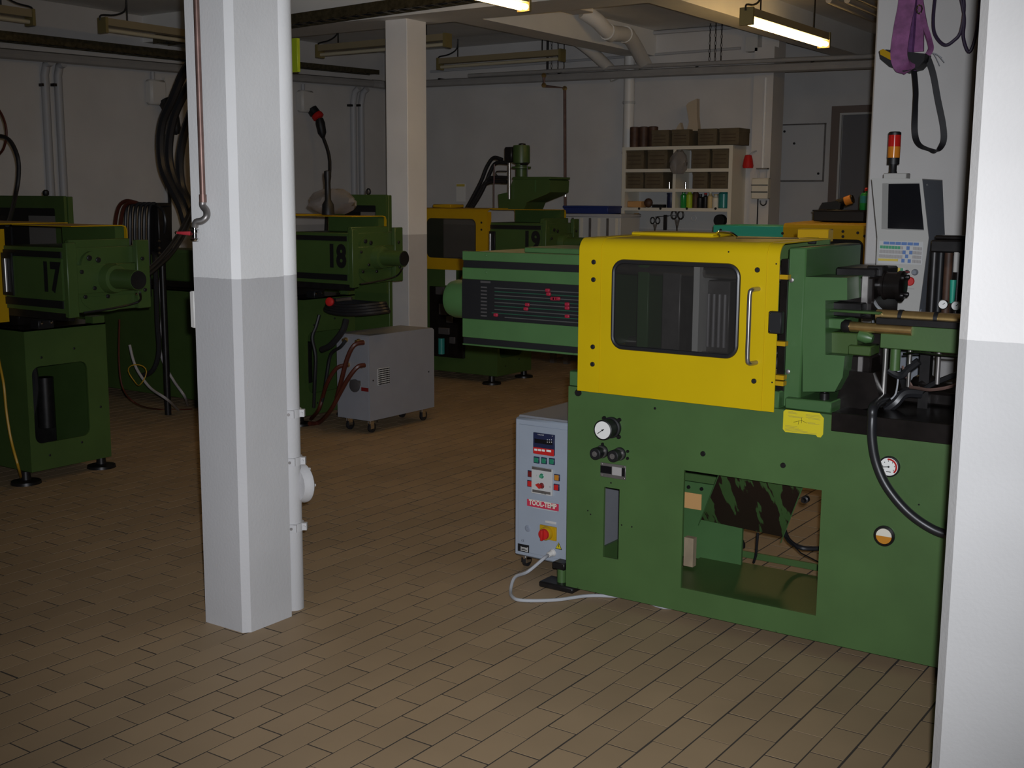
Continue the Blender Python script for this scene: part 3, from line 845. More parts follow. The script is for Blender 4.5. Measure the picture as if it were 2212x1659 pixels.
# CE mark and rating plate
front_text(TU, 'CE', 1129, 1168, YT - .0046, .012, 'ink')
rt = trect('rating_plate', 1120, 1173, 1144, 1194, 'ink', d1=-.0055, c=0)
trect('plate_field', 1126.5, 1179, 1142, 1192, 'panel_light', -.0055, -.006, rt, c=0)
for k in range(4): trect('print_line', 1128, 1180.5 + k * 3, 1140 - k % 2 * 4, 1181.3 + k * 3, 'ink', -.006, -.0064, rt, c=0)
a = tq(1196, 1193)
MB().lathe(a, (-.35, -1, -.25), [(0, .017), (.008, .017), (.012, .013), (.03, .012), (.034, .008)], n=12).build('cable_gland', 'plastic_white', TU)
for x, y in ((TX0 + .035, YT + .04), (TX1 - .04, YT + .10), (TX0 + .035, YT + .55), (TX1 - .04, YT + .55)): caster(TU, x, y, r=.027, z1=TZ0 - .010)
# its supply cable, out of the gland, over the floor and under the machine
g0 = a + Vector((-.35, -1, -.25)).normalized() * .03
pts = [g0, gy(1175, 1206, YT - .09), gy(1140, 1235, YT - .13), gz(1112, 1262, .012) + Vector((0, 0, .03)), gz(1103, 1275, .010), gz(1108, 1290, .009), gz(1130, 1297, .009), gz(1200, 1296, .009), gz(1270, 1287, .009), gz(1330, 1288, .009), gz(1380, 1291, .009), (-2.05, 4.12, .009), (-1.9, 4.45, .009)]
MB().tube(pts, .0072, n=8, smooth=6).build('supply_cable', 'cable_grey', label='grey supply cable looping over the tiles from the wheeled unit', cat='cable')

# ================================================================ main injection moulding machine
YB, YG = 4.02, 3.97
def bx_(px, py, Y=YB): return gy(px, py, Y)
XB0, XB1 = -2.485, .30
ZB0, ZB1 = .042, .875
MM = thing('injection_moulding_machine', 'green injection moulding machine with bright yellow hood in the foreground', 'machine', (-1.3, 4.4, 0))
xs0, xs1 = bx_(1304, 1100).x, bx_(1337, 1130).x
zs1, zs0 = bx_(1320, 1054).z, bx_(1320, 1206).z
xo0, xo1 = bx_(1474, 1140).x, bx_(1769, 1190).x
zo1, zo0 = (bx_(1480, 1017).z + bx_(1777, 1058).z) / 2, (bx_(1469, 1270).z + bx_(1762, 1329).z) / 2
m = MB(); T = YB + .012
m.box(XB0, xs0, YB, T, ZB0, ZB1); m.box(xs0, xs1, YB, T, ZB0, zs0); m.box(xs0, xs1, YB, T, zs1, ZB1)
m.box(xs1, xo0, YB, T, ZB0, ZB1); m.box(xo0, xo1, YB, T, ZB0, zo0); m.box(xo0, xo1, YB, T, zo1, ZB1); m.box(xo1, XB1, YB, T, ZB0, ZB1)
m.build('front_panel', 'green', MM)
m = MB(); m.box(XB0, -1.60, YB + .004, YB + .75, ZB1, .937, c=.004); m.build('bed_block', 'mint', MM)
MB().frame(YB + .012, YB + .80, ZB0, ZB1, YB + .06, YB + .74, .14, ZB1 - .10, .02, 'x', XB0, XB0 + .012, n=3).build('end_panel', 'green', MM)
MB().box(XB1 - .012, XB1, YB + .012, YB + .80, ZB0, ZB1).build('end_panel', 'green', MM)
m = MB(); yb = YB + .80
xr0, xr1 = -2.09, -1.35
m.box(XB0, xr0, yb, yb + .012, ZB0, ZB1); m.box(xr0, xr1, yb, yb + .012, ZB0, .07); m.box(xr0, xr1, yb, yb + .012, .76, ZB1); m.box(xr1, XB1, yb, yb + .012, ZB0, ZB1)
m.build('rear_panel', 'green', MM)
MB().box(XB0 + .012, XB1 - .012, YB + .012, yb, ZB1 - .02, ZB1 - .001).build('bed_top', 'green', MM)
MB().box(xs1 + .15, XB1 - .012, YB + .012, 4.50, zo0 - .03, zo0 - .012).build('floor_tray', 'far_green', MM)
# chute in the opening
TL, TR2, BR, BL = gy(1562, 1000, 4.16), gy(1745, 1020, 4.16), gy(1690, 1160, 4.42), gy(1513, 1122, 4.42)
nrm = (TR2 - TL).cross(BL - TL).normalized()
if nrm.y > 0: nrm = -nrm
m = MB(); m.add([TL, TR2, BR, BL] + [p - nrm * .006 for p in (TL, TR2, BR, BL)], [(0, 1, 2, 3), (4, 5, 6, 7), (0, 1, 5, 4), (1, 2, 6, 5), (2, 3, 7, 6), (3, 0, 4, 7)])
ch = m.build('discharge_chute', 'worn_green', MM)
for A, B_ in ((TL, BL), (TR2, BR)):
    m = MB(); m.add([A, B_, B_ + nrm * .03, A + nrm * .03] + [p + (TR2 - TL).normalized() * .004 for p in (A, B_, B_ + nrm * .03, A + nrm * .03)], [(0, 1, 2, 3), (4, 5, 6, 7), (0, 1, 5, 4), (1, 2, 6, 5), (2, 3, 7, 6), (3, 0, 4, 7)])
    m.build('chute_side', 'mint', ch)
MB().tube([gy(1692, 1140, 4.5), gy(1705, 1168, 4.55), gy(1735, 1184, 4.6), gy(1790, 1184, 4.6)], .010, n=8, smooth=5).build('hose', 'rubber', MM)
MB().tube([gy(1637, 1150, 4.6), gy(1633, 1200, 4.62), gy(1628, 1215, 4.65)], .006, n=6).build('cable', 'rubber', MM)
MB().tube([gy(1697, 1160, 4.5), gy(1730, 1195, 4.6), gy(1770, 1215, 4.7)], .003, n=5).build('wire', 'black', MM)
MB().lathe(gy(1600, 1175, 4.6), (0, 0, -1), [(-.03, .006), (0, .02), (.015, .02), (.02, .008), (.05, .008)], n=10).build('drain_fitting', 'black_steel', MM)
MB().lathe(gy(1738, 1080, 4.2), (0, -1, 0), [(-.02, .014), (0, .014), (.002, .008), (.02, .007)], n=10).build('pipe_fitting', 'black_steel', MM)
a, b_ = gy(1477, 1062, 4.46), gy(1515, 1102, 4.46)
MB().box(a.x, b_.x, 4.457, 4.46, b_.z, a.z).build('card', 'orange_card', MM)
MB().box(a.x - .12, gy(1603, 1150, 4.46).x, 4.46, 4.475, zo0 - .02, gy(1500, 1042, 4.46).z).build('inner_bracket', 'mint', MM)
bolt(MM, gy(1488, 1052, 4.46), (0, -1, 0), .008, .008); bolt(MM, gy(1516, 1056, 4.46), (0, -1, 0), .008, .008)
MB().box(gy(1480, 1250, 4.3).x, gy(1500, 1250, 4.3).x, 4.28, 4.31, zo0, zo0 + .12).build('wooden_wedge', 'wood', MM)
# levelling feet
for k, (x, y) in enumerate(((-2.555, 4.10), (-2.40, 4.75), (-.9, 4.12), (-.9, 4.75), (.2, 4.12), (.2, 4.75))):
    f_ = MB().box(x - .085, x + .085, y - .05, y + .05, 0, .026, c=.006).build('levelling_foot', 'black_steel', MM)
    MB().cyl((x, y, .026), (x, y, .10), .020, n=12).build('foot_screw', 'green', f_)
    MB().box(x - .03, x + .03, y - .03, y + .03, .085, .115, c=.004).build('foot_bracket', 'black_steel', f_)
# bolts on the front panel
for px, py, r in ((1519, 980, .010), (1692, 1005, .010), (1415, 882, .005), (1320, 1043, .0035), (1270, 1103, .003), (1276, 1111, .003), (1343, 1134, .003), (1365, 1138, .003), (1985, 1090, .003)):
    bolt(MM, bx_(px, py), (0, -1, 0), r, r * .7)
bolt(MM, bx_(1250, 848), (0, -1, 0), .014, .012)
# pressure gauge with clamp ring
a = bx_(1322, 923)
ga = MB().lathe(a, (0, -1, 0), [(0, .042), (.014, .042), (.016, .036), (.055, .036), (.060, .040), (.072, .040), (.074, .037), (.072, .035)], n=28).build('pressure_gauge', 'black', MM)
MB().lathe(a + Vector((0, -.0722, 0)), (0, -1, 0), [(0, .0345), (.002, .0345), (.002, .0005)], n=28).build('dial', 'gauge_face', ga)
m = MB(); f0 = a + Vector((0, -.0752, 0)); m.tube([f0 + Vector((-.022, 0, -.016)), f0, f0 + Vector((.007, 0, .005))], .0014, n=4); m.ball(f0, .004, n=8); m.build('needle', 'ink', ga)
for k in range(4):
    t_ = pi / 4 + k * pi / 2
    bolt(ga, a + Vector((cos(t_) * .048, 0, sin(t_) * .048)), (0, -1, 0), .008, .012)
# two regulator knobs
for px, py in ((1302, 975), (1340, 980)):
    a = bx_(px, py)
    kn = MB().lathe(a, (0, -1, 0), [(0, .026), (.010, .026), (.012, .018), (.030, .018), (.032, .024), (.060, .024), (.063, .021), (.063, .0005)], n=20).build('regulator_knob', 'black', MM)
    MB().lathe(a + Vector((0, -.063, 0)), (0, -1, 0), [(0, .011), (.002, .011), (.002, .007), (.004, .006), (.004, .0005)], n=16).build('knob_cap', 'dull_steel', kn)
    MB().lathe(a + Vector((0, -.011, 0)), (0, -1, 0), [(0, .0235), (.003, .0235)], n=20).build('knob_ring', 'steel', kn)
    for dx, dz in ((.034, .014), (.034, -.014)): bolt(kn, a + Vector((dx * (1 if px > 1320 else -.0), 0, dz + (.016 if px < 1320 else 0))), (0, -1, 0), .006, .008)
a, b_ = bx_(1298, 998), bx_(1352, 1037)
pl = MB().box(a.x, b_.x, YB - .004, YB, b_.z, a.z, c=.001).build('data_plate', 'dull_steel', MM)
MB().box(a.x + .002, a.x + .052, YB - .006, YB - .004, b_.z + .016, a.z - .012).build('window', 'screen', pl)
MB().box(a.x + .055, b_.x - .018, YB - .0052, YB - .004, b_.z + .014, a.z - .010).build('scale', 'key_grey', pl)
MB().box(b_.x - .016, b_.x - .003, YB - .006, YB - .004, b_.z + .014, a.z - .010).build('window', 'screen', pl)
for ux in (a.x + .006, b_.x - .006):
    for uz in (a.z - .006, b_.z + .006): bolt(pl, (ux, YB - .004, uz), (0, -1, 0), .003, .002, 'chrome', 'screw', 8)
# flush gauge and sight glass at the right
a = bx_(1922, 1007)
ga = MB().lathe(a, (0, -1, 0), [(0, .036), (.012, .036), (.014, .033), (.010, .031)], n=28).build('temperature_gauge', 'black', MM)
MB().lathe(a + Vector((0, -.0102, 0)), (0, -1, 0), [(0, .031), (.002, .031), (.002, .0005)], n=28).build('dial', 'gauge_face', ga)
m = MB()
m.tube([a + Vector((.026 * cos(t_), -.0125, .026 * sin(t_))) for t_ in [radians(100 - 8 * k) for k in range(19)]], .003, n=4); m.build('red_zone', 'red', ga)
m = MB(); f0 = a + Vector((0, -.0132, 0)); m.tube([f0 + Vector((-.020, 0, -.003)), f0], .0012, n=4); m.ball(f0, .0035, n=8); m.build('needle', 'ink', ga)
for k in range(7):
    t_ = radians(220 - k * 42); q = f0 + Vector((cos(t_) * .020, 0, sin(t_) * .020)); MB().box(q.x - .001, q.x + .001, q.y, q.y + .0006, q.z - .002, q.z + .002).build('tick', 'ink', ga)
MB().box(a.x - .008, a.x + .008, a.y - .0128, a.y - .0122, a.z - .019, a.z - .0165).build('print_line', 'ink', ga)
a = bx_(1911, 1157)
sg = MB().lathe(a, (0, -1, 0), [(0, .036), (.010, .036), (.014, .030), (.009, .027)], n=28).build('sight_glass', 'black_steel', MM)
m = MB(); m.prism([(a.x + .027 * cos(t_), a.z + .027 * sin(t_)) for t_ in [radians(k * 15) for k in range(13)]], 'y', a.y - .0108, a.y - .0092); m.build('clear_half', 'offwhite', sg)
m = MB(); m.prism([(a.x + .027 * cos(t_), a.z + .027 * sin(t_)) for t_ in [radians(180 + k * 15) for k in range(13)]], 'y', a.y - .0108, a.y - .0092); m.build('oil', 'amber', sg)
# yellow instruction sticker
a, b_ = bx_(1693, 884), bx_(1778, 943)
st = MB().prism([(a.x + .008, a.z), (b_.x - .016, a.z), (b_.x, a.z - .016), (b_.x, b_.z + .008), (b_.x - .008, b_.z - .004), (b_.x - .02, b_.z - .004), (b_.x - .026, b_.z + .003), (a.x + .01, b_.z), (a.x, b_.z + .010), (a.x, a.z - .008)], 'y', YB - .0015, YB).build('instruction_sticker', 'sticker_yellow', MM)
hh = a.z - b_.z
lines(st, a.x, b_.x, [(a.z - hh * .06, .12, .24), (a.z - hh * .10, .12, .32), (a.z - hh * .14, .12, .35), (a.z - hh * .26, .12, .5), (a.z - hh * .30, .14, .45),
                      (a.z - hh * .12, .56, .9), (a.z - hh * .17, .56, .92), (a.z - hh * .24, .56, .9), (a.z - hh * .29, .62, .92)], YB - .0016, 'faded_ink')
lines(st, a.x, b_.x, [(a.z - hh * .70, .06, .36), (a.z - hh * .76, .06, .4), (a.z - hh * .82, .06, .5), (a.z - hh * .87, .06, .62), (a.z - hh * .92, .06, .85), (a.z - hh * .50, .62, .9), (a.z - hh * .46, .6, .8)], YB - .0016, 'faded_ink')
m = MB(); zc = a.z - hh * .45; xc = a.x + (b_.x - a.x) * .46
for q in (((-.03, -.006), (.0, .004)), ((.0, .004), (.02, -.004)), ((.0, .014), (.0, -.006)), ((-.012, -.012), (-.01, .002))):
    m.tube([(xc + q[0][0], YB - .0019, zc + q[0][1]), (xc + q[1][0], YB - .0019, zc + q[1][1])], .0006, n=4)
m.build('sketch', 'ink', st)

# ---- yellow hood
GX0, GX1 = gy(1249.5, 680, YG).x, gy(1678.5, 710, YG).x
GZ0 = (gy(1247, 844, YG).z + gy(1672, 890, YG).z) / 2
GZ1 = (gy(1255, 508, YG).z + gy(1684, 538, YG).z) / 2 + .006
WX0, WX1 = gy(1323, 660, YG).x, gy(1595, 680, YG).x
WZ1 = (gy(1330, 562, YG).z + gy(1585, 572, YG).z) / 2
WZ0 = (gy(1340, 752, YG).z + gy(1570, 773, YG).z) / 2
HR = .05; GD = .50
m = MB(); m.frame(GX0, GX1, GZ0, GZ1 - HR, WX0, WX1, WZ0, WZ1, .045, 'y', YG, YG + .004, n=8)
prof = [(YG + HR - HR * cos(t_), GZ1 - HR + HR * sin(t_)) for t_ in [radians(k * 11.25) for k in range(9)]] + [(YG + GD, GZ1 + .004)]
inn = [(y + .003, z - .004) for y, z in prof]
m.prism(prof + inn[::-1], 'x', GX0, GX1)
hd = m.build('hood', 'yellow', MM)
# strips, gasket, pane
for px0, px1, py in ((1275, 1297, 680), (1627, 1652, 700)):
    a, b_ = gy(px0, py, YG), gy(px1, py, YG)
    pr = [(y - .0025 if i < 9 else y, z + (.0025 if i >= 4 else 0)) for i, (y, z) in enumerate([(YG, GZ0)] + prof[:])]
    full = [(YG - .0025, GZ0)] + [(YG + HR - (HR + .0025) * cos(t_), GZ1 - HR + (HR + .0025) * sin(t_)) for t_ in [radians(k * 15) for k in range(7)]] + [(YG + GD, GZ1 + .0065), (YG + GD, GZ1 + .002), (YG + HR, GZ1 - .002), (YG + .001, GZ1 - HR), (YG + .001, GZ0)]
    MB().prism(full, 'x', a.x, b_.x).build('stiffening_strip', 'yellow', hd)
m = MB(); m.frame(WX0 - .004, WX1 + .004, WZ0 - .004, WZ1 + .004, WX0 + .012, WX1 - .012, WZ0 + .012, WZ1 - .012, .036, 'y', YG - .006, YG + .006, n=8)
m = MB(); rr = rounded(WX0 + .004, WX1 - .004, WZ0 + .004, WZ1 - .004, .042, 8)
m.tube([(x, YG, z) for x, z in rr], .0085, n=8, closed=True); m.build('window_gasket', 'rubber', hd)
m = MB(); m.prism(rounded(WX0 + .002, WX1 - .002, WZ0 + .002, WZ1 - .002, .043, 6), 'y', YG + .001, YG + .004); m.build('window_pane', 'smoked', hd)
for px, py in ((1283.6, 566), (1283, 604), (1281.6, 749), (1281, 786.6), (1637, 583), (1629.5, 823)):
    bolt(hd, gy(px, py, YG) + Vector((0, -.002, 0)), (0, -1, 0), .0095, .006, 'black', n=12)
for px, py in ((1574, 544), (1677, 570), (1668, 826)): bolt(hd, gy(px, py, YG), (0, -1, 0), .003, .002, 'black', 'screw', 8)
h1, h0 = gy(1639, 624, YG), gy(1634, 783, YG)
xg = gy(1617.5, 700, YG - .05).x
MB().tube([(h1.x, YG - .002, h1.z), (h1.x - .004, YG - .03, h1.z), (xg + .004, YG - .046, h1.z - .003), (xg, YG - .05, h1.z - .02), (xg, YG - .05, (h1.z + h0.z) / 2), (xg, YG - .05, h0.z + .02), (xg + .004, YG - .046, h0.z + .003), (h0.x - .004, YG - .03, h0.z), (h0.x, YG - .002, h0.z)], .0085, n=12, smooth=3).build('handle', 'steel', hd)
a, b_ = gy(1665, 671, YG), gy(1690, 721, YG)
lt = MB().box(a.x, b_.x + .004, YG - .022, YG + .004, b_.z, a.z, c=.004).build('latch', 'black', hd)
for uz in (a.z - .008, b_.z + .008): bolt(lt, (a.x + .008, YG - .022, uz), (0, -1, 0), .003, .002, 'chrome', 'screw', 8)
# raised flap and wire on the hood roof
a = GZ1 + .004
MB().box(GX0 + .06, GX0 + .42, YG + .30, YG + GD, a - .002, a + .014, c=.005).build('roof_flap', 'yellow', hd)
MB().tube([(GX0 + .42, YG + .36, a + .004), (GX0 + .44, YG + .30, a + .02), (GX0 + .50, YG + .28, a + .02), (GX0 + .52, YG + .30, a + .004)], .005, n=6, smooth=3).build('roof_handle', 'chrome', hd)
MB().tube([(GX0 + .56, YG + .20, a + .002), (GX1 - .05, YG + .30, a + .004)], .0015, n=4).build('wire', 'black', hd)
# hood sides and rear
MB().box(GX0, GX0 + .003, YG + .004, YG + GD, GZ0 + .12, GZ1 - HR).build('hood_side', 'yellow', hd)
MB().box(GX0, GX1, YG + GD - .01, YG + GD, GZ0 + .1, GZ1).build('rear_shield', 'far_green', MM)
# mould space
for z in (GZ0 + .16, GZ1 - .12):
    for y in (YG + .12, YG + .38):
        MB().cyl((GX0 + .01, y, z), (GX1 - .01, y, z), .022, n=14).build('tie_bar', 'steel', MM)
q = gy(1405, 680, YG + .12); MB().box(q.x - .05, q.x, YG + .10, YG + .42, GZ0 + .1, GZ1 - .10, c=.004).build('moving_platen', 'mint', MM)
q = gy(1480, 680, YG + .12); MB().box(q.x - .09, q.x - .012, YG + .10, YG + .40, GZ0 + .13, GZ1 - .11, c=.004).build('mould_half', 'dull_steel', MM)
q = gy(1505, 680, YG + .09); MB().box(q.x - .011, q.x + .014, YG + .075, YG + .42, GZ0 + .12, GZ1 - .095, c=.002).build('mould_plate', 'paper', MM)
q = gy(1545, 700, YG + .14); MB().box(q.x - .03, q.x + .06, YG + .13, YG + .40, GZ0 + .16, GZ1 - .15, c=.004).build('mould_half', 'dull_steel', MM)
for k in range(4):
    MB().cyl((q.x - .02 + k * .022, YG + .12, GZ0 + .2), (q.x - .02 + k * .022, YG + .12, GZ1 - .2), .006, n=8).build('cooling_hose', 'hose_clear', MM)
# yellow tabs seen in the gap between hood and platen
for py in (598, 742, 815, 828):
    q = gy(1687, py, YG + .06); MB().box(GX1 - .03, GX1 + .012, YG + .05, YG + .08, q.z - .008, q.z + .008).build('shield_tab', 'deep_yellow', MM)
MB().box(GX1 - .03, GX1 - .004, YG + .09, YG + .45, GZ0 + .02, GZ1 - .06).build('shield_frame', 'oily_black', MM)

# ---- clamping unit at the left end of the machine
YS = 4.0
SX0 = gy(998.5, 640, YS).x; SX1 = GX0 + .02
SZ1 = gy(1000, 542, YS).z; SZ0 = gy(1000, 745, YS).z
MB().box(SX0 + .01, SX1, YS + .02, YS + .52, SZ0 + .02, SZ1 - .004, c=.004).build('clamp_body', 'mint', MM)
def sz(py): return gy(999, py, YS).z
for p0, p1, mt, nm in ((542, 562, 'mint', 'cover_band'), (577, 602.5, 'mint', 'cover_band'), (687, 728, 'mint', 'cover_band'), (741, 745, 'mint', 'cover_band')):
    MB().box(SX0, SX1, YS, YS + .02, sz(p1), sz(p0), c=.002).build(nm, mt, MM)
for p0, p1 in ((562, 577), (728, 741)):
    MB().box(SX0, SX1, YS + .008, YS + .02, sz(p1), sz(p0)).build('dark_strip', 'black', MM)
pn = MB().box(SX0 - .004, SX1, YS + .004, YS + .02, sz(687), sz(602.5)).build('limit_switch_panel', 'black', MM)
for k in range(9):
    z = sz(618 + k * 7.6); xa = gy(1068 if k < 7 else (1062 if k == 7 else 1090), 640, YS).x
    MB().tube([(xa, YS + .002, z), (SX1, YS + .002, z)], .0022, n=5).build('switch_rail', 'rail_green' if k % 2 else 'rail_dull', pn)
    xs_ = gy(1038, 640, YS).x; MB().box(xs_, xs_ + .03, YS + .002, YS + .005, z - .003, z + .003).build('scale_label', 'tag_grey', pn)
for px, py in ((1184, 627), (1186, 635), (1200, 645), (1140, 658), (1137, 667), (1226, 657), (1226, 665), (1072, 680), (1226, 683), (1195, 645), (1206, 645)):
    q = gy(px, py, YS)
    MB().box(q.x - .010, q.x + .010, YS - .008, YS + .002, q.z - .007, q.z + .007, c=.002).build('slider', 'slider_red', pn)
q = gy(1049, 609, YS + .004); MB().box(q.x - .025, q.x + .025, YS + .002, YS + .0045, q.z - .004, q.z + .004).build('scale_label', 'tag_grey', pn)
for px, py in ((1050, 552), (1050, 588)): bolt(MM, gy(px, py, YS), (0, -1, 0), .005, .003, 'mint')
q = gy(1135, 533, YS + .15)
MB().box(q.x, SX1 + .1, YS + .14, YS + .45, SZ1 - .006, gy(1140, 534, YS + .14).z, c=.004).build('top_cover', 'mint', MM)
zc = gy(985, 640, YS + .25).z
zc = 1.185; MB().lathe((SX0 + .01, YS + .13, zc), (-1, 0, 0), [(0, .083), (.13, .083), (.155, .076), (.17, .055), (.173, .0005)], n=28).build('cylinder_end', 'mint', MM)
# ---- fixed platen, C bracket and flange
YP = 4.07
PX0, PX1 = gy(1697, 700, YP).x, gy(1735, 700, YP).x
PZ1 = gy(1700, 534, YP).z
fz = gy(1700, 858, YP).z
m = MB(); m.box(PX0, PX1, YP, 4.66, ZB1 + .0, PZ1, c=.006); m.build('fixed_platen', 'mint', MM)
q = [gy(px, py, YP + .005) for px, py in ((1734, 598), (1830, 600), (1830, 648), (1783, 649), (1783, 766), (1825, 769), (1820, 815), (1803, 846), (1734, 846))]
m = MB(); m.prism([(p.x, p.z) for p in q], 'y', YP + .005, YP + .22); m.build('carriage_bracket', 'mint', MM)
a, b_ = gy(1697, 858, YP - .02), gy(1796, 887, YP - .02)
MB().box(a.x, b_.x, YP - .025, 4.5, ZB1, a.z, c=.004).build('platen_flange', 'mint', MM)
for px, py in ((1720, 856), (1783, 863)):
    p = gy(px, py, YP + .03)
    MB().lathe((p.x, YP + .02, a.z), (0, 0, 1), [(0, .017), (.022, .017), (.024, .014), (.024, .009), (.014, .0085), (.014, .0005)], n=16).build('cap_screw', 'black_steel', MM)
for px, py in ((1710, 605), (1702, 803)): bolt(MM, gy(px, py, YP), (0, -1, 0), .009, .004, 'dull_steel')
# ---- injection unit
Yi = 4.30
def box_px(name, mt, px0, py0, px1, py1, Y, dep, c=.004, parent=None):
    a, b_ = gy(px0, py0, Y), gy(px1, py1, Y)
    return MB().box(a.x, b_.x, Y, Y + dep, b_.z, a.z, c=c).build(name, mt, parent or MM)
IU = box_px('injection_block', 'oily_black', 1812, 596, 1884, 690, 4.22, .30, .006)
box_px('top_plate', 'black_steel', 1805, 577, 1892, 602, 4.25, .26, .006, IU)
box_px('face_plate', 'dull_steel', 1862, 596, 1872, 680, 4.215, .02, .002, IU)
a = gy(1880, 615, 4.3)
hm = MB().lathe(a, (1, 0, 0), [(0, .040), (.05, .040), (.052, .052), (.058, .052), (.06, .048), (.10, .048), (.102, .055), (.118, .055), (.120, .05), (.120, .0005)], n=18).build('hydraulic_motor', 'oily_black', MM)
for k in range(4):
    t_ = pi / 4 + k * pi / 2
    bolt(hm, a + Vector((.118, cos(t_) * .044, sin(t_) * .044)), (1, 0, 0), .009, .012)
MB().box(a.x - .01, a.x + .05, 4.28, 4.34, a.z + .03, a.z + .07, c=.004).build('valve', 'black_steel', hm)
box_px('guide_block', 'black_steel', 1795, 652, 1860, 686, 4.16, .2)
box_px('guide_rail', 'green', 1786, 668, 1900, 680, 4.12, .06)
box_px('nozzle_block', 'mint', 1784, 687, 1822, 712, 4.11, .16)
a = gy(1830, 706, 4.10)
rd = MB().cyl((a.x, 4.12, a.z), (a.x + .22, 4.12, a.z - .0), .018, n=14).build('guide_rod', 'brass', MM)
MB().lathe((a.x + .005, 4.12, a.z), (-1, 0, 0), [(0, .022), (.02, .024), (.03, .018), (.032, .0005)], n=14).build('rod_nut', 'black_steel', rd)
box_px('side_bracket', 'far_green', 1786, 716, 1850, 768, 4.14, .12)
box_px('side_bracket', 'far_green', 1832, 745, 1880, 770, 4.12, .1)
MB().lathe(gy(1856, 724, 4.12), (1, 0, -.2), [(0, .02), (.03, .022), (.05, .014), (.05, .0005)], n=14).build('lever_joint', 'mint', MM)
box_px('lower_block', 'oily_black', 1826, 765, 1880, 815, 4.16, .22, .008)
box_px('lower_plate', 'dull_steel', 1853, 770, 1862, 812, 4.155, .02, .002)
box_px('feed_throat', 'oily_black', 1872, 700, 1906, 790, 4.26, .2, .01)
q = [gy(px, py, 4.14) for px, py in ((1826, 800), (1886, 806), (1905, 880), (1800, 888))]
m = MB(); m.prism([(p.x, p.z) for p in q], 'y', 4.14, 4.40); m.build('carriage_foot', 'oily_black', MM)
# beam with rail and brass barrel
a, b_ = gy(1903, 696, 4.12), gy(2074, 768, 4.12)
BX1 = -.60
MB().box(a.x, BX1, 4.12, 4.16, gy(1903, 752, 4.12).z, gy(1903, 700, 4.12).z, c=.003).build('carriage_beam', 'green', MM)
MB().box(gy(1895, 690, 4.12).x, BX1, 4.105, 4.20, gy(1903, 700, 4.12).z, gy(1897, 685, 4.12).z, c=.002).build('beam_rail', 'black_steel', MM)
a = gy(1893, 679, 4.16)
br = MB().cyl((a.x, 4.17, a.z - .004), (BX1, 4.17, a.z - .004), .022, n=16).build('barrel', 'brass', MM)
for px in (1947, 2024): 
    q = gy(px, 682, 4.17); MB().cyl((q.x - .007, 4.17, a.z - .004), (q.x + .007, 4.17, a.z - .004), .0245, n=16).build('band', 'black', br)
MB().tube([gy(1888, 650, 4.25), gy(1895, 662, 4.2), gy(1905, 672, 4.18)], .006, n=6).build('cable', 'cable_grey', MM)
# posts, pipes and wires under the beam
for px, p0, p1, r, mt in ((1914, 752, 864, .010, 'steel'), (1966, 764, 836, .008, 'steel'), (1935, 755, 800, .018, 'green'), (2028, 770, 830, .008, 'dull_steel')):
    u, w_ = gy(px, p0, 4.2), gy(px, p1, 4.2)
    MB().cyl((u.x, 4.2, u.z + .02), (u.x, 4.2, w_.z), r, n=12).build('support_post', mt, MM)
q0 = gy(2000, 775, 4.28); MB().box(q0.x - .02, q0.x + .015, 4.28, 4.32, ZB1, q0.z + .06).build('support_post', 'black_steel', MM)
MB().tube([gy(1966, 836, 4.15), gy(1982, 838, 4.13), gy(2010, 842, 4.11), gy(2050, 836, 4.12), gy(2090, 820, 4.15)], .006, n=6, smooth=5).build('pipe', 'copper', MM)
MB().tube([gy(1952, 765, 4.16), gy(1985, 762, 4.14), gy(2030, 768, 4.14), gy(2090, 772, 4.16)], .005, n=6, smooth=5).build('pipe', 'chrome', MM)
MB().tube([gy(1938, 770, 4.2), gy(1940, 815, 4.2), gy(1935, 850, 4.2), gy(1925, 862, 4.2)], .003, n=5, smooth=5).build('wire', 'cable_grey', MM)
MB().tube([gy(1950, 790, 4.2), gy(1955, 810, 4.2), gy(1968, 830, 4.2), gy(1972, 840, 4.2)], .004, n=5, smooth=5).build('wire', 'copper', MM)
MB().tube([gy(1985, 780, 4.2), gy(1965, 795, 4.2), gy(1945, 812, 4.2), gy(1920, 800, 4.2)], .014, n=8, smooth=5).build('hose', 'rubber', MM)
MB().tube([gy(1990, 850, 4.25), gy(1955, 850, 4.22), gy(1935, 870, 4.2), gy(1915, 885, 4.2)], .018, n=8, smooth=5).build('hose', 'rubber', MM)
MB().tube([gy(2090, 800, 4.25), gy(2050, 815, 4.25), gy(2010, 832, 4.25), gy(1985, 850, 4.25)], .010, n=8, smooth=4).build('hose', 'black', MM)
q = gy(1995, 822, 4.3); MB().ball((q.x, 4.32, q.z - .01), .045, n=12, sc=(1.1, 1, .7)).build('oil_pump', 'oily_black', MM)
# black drip tray over the front edge
a = gy(1797, 890, 4.005); b_ = gy(1797, 931, 4.005)
m = MB(); m.box(a.x, XB1, 4.003, 4.012, b_.z, a.z, c=.002); m.box(a.x, XB1, 4.012, 4.70, a.z - .006, a.z - .002); m.build('drip_tray', 'oily_black', MM)
MB().box(a.x + .02, XB1, 4.35, 4.6, a.z - .002, a.z + .05, c=.01).build('carriage_bed', 'oily_black', MM)
MB().tube([gy(1890, 868, 4.1) + Vector((0, .12, 0)), gy(1888, 878, 4.0), gy(1884, 905, 3.975), gy(1884, 950, 3.97), gy(1893, 1000, 3.97), gy(1915, 1050, 3.97), gy(1955, 1100, 3.97), gy(2000, 1135, 3.98), gy(2045, 1155, 3.985), gy(2120, 1170, 3.99)], .0165, n=12, smooth=6).build('feed_hose', 'rubber', MM)
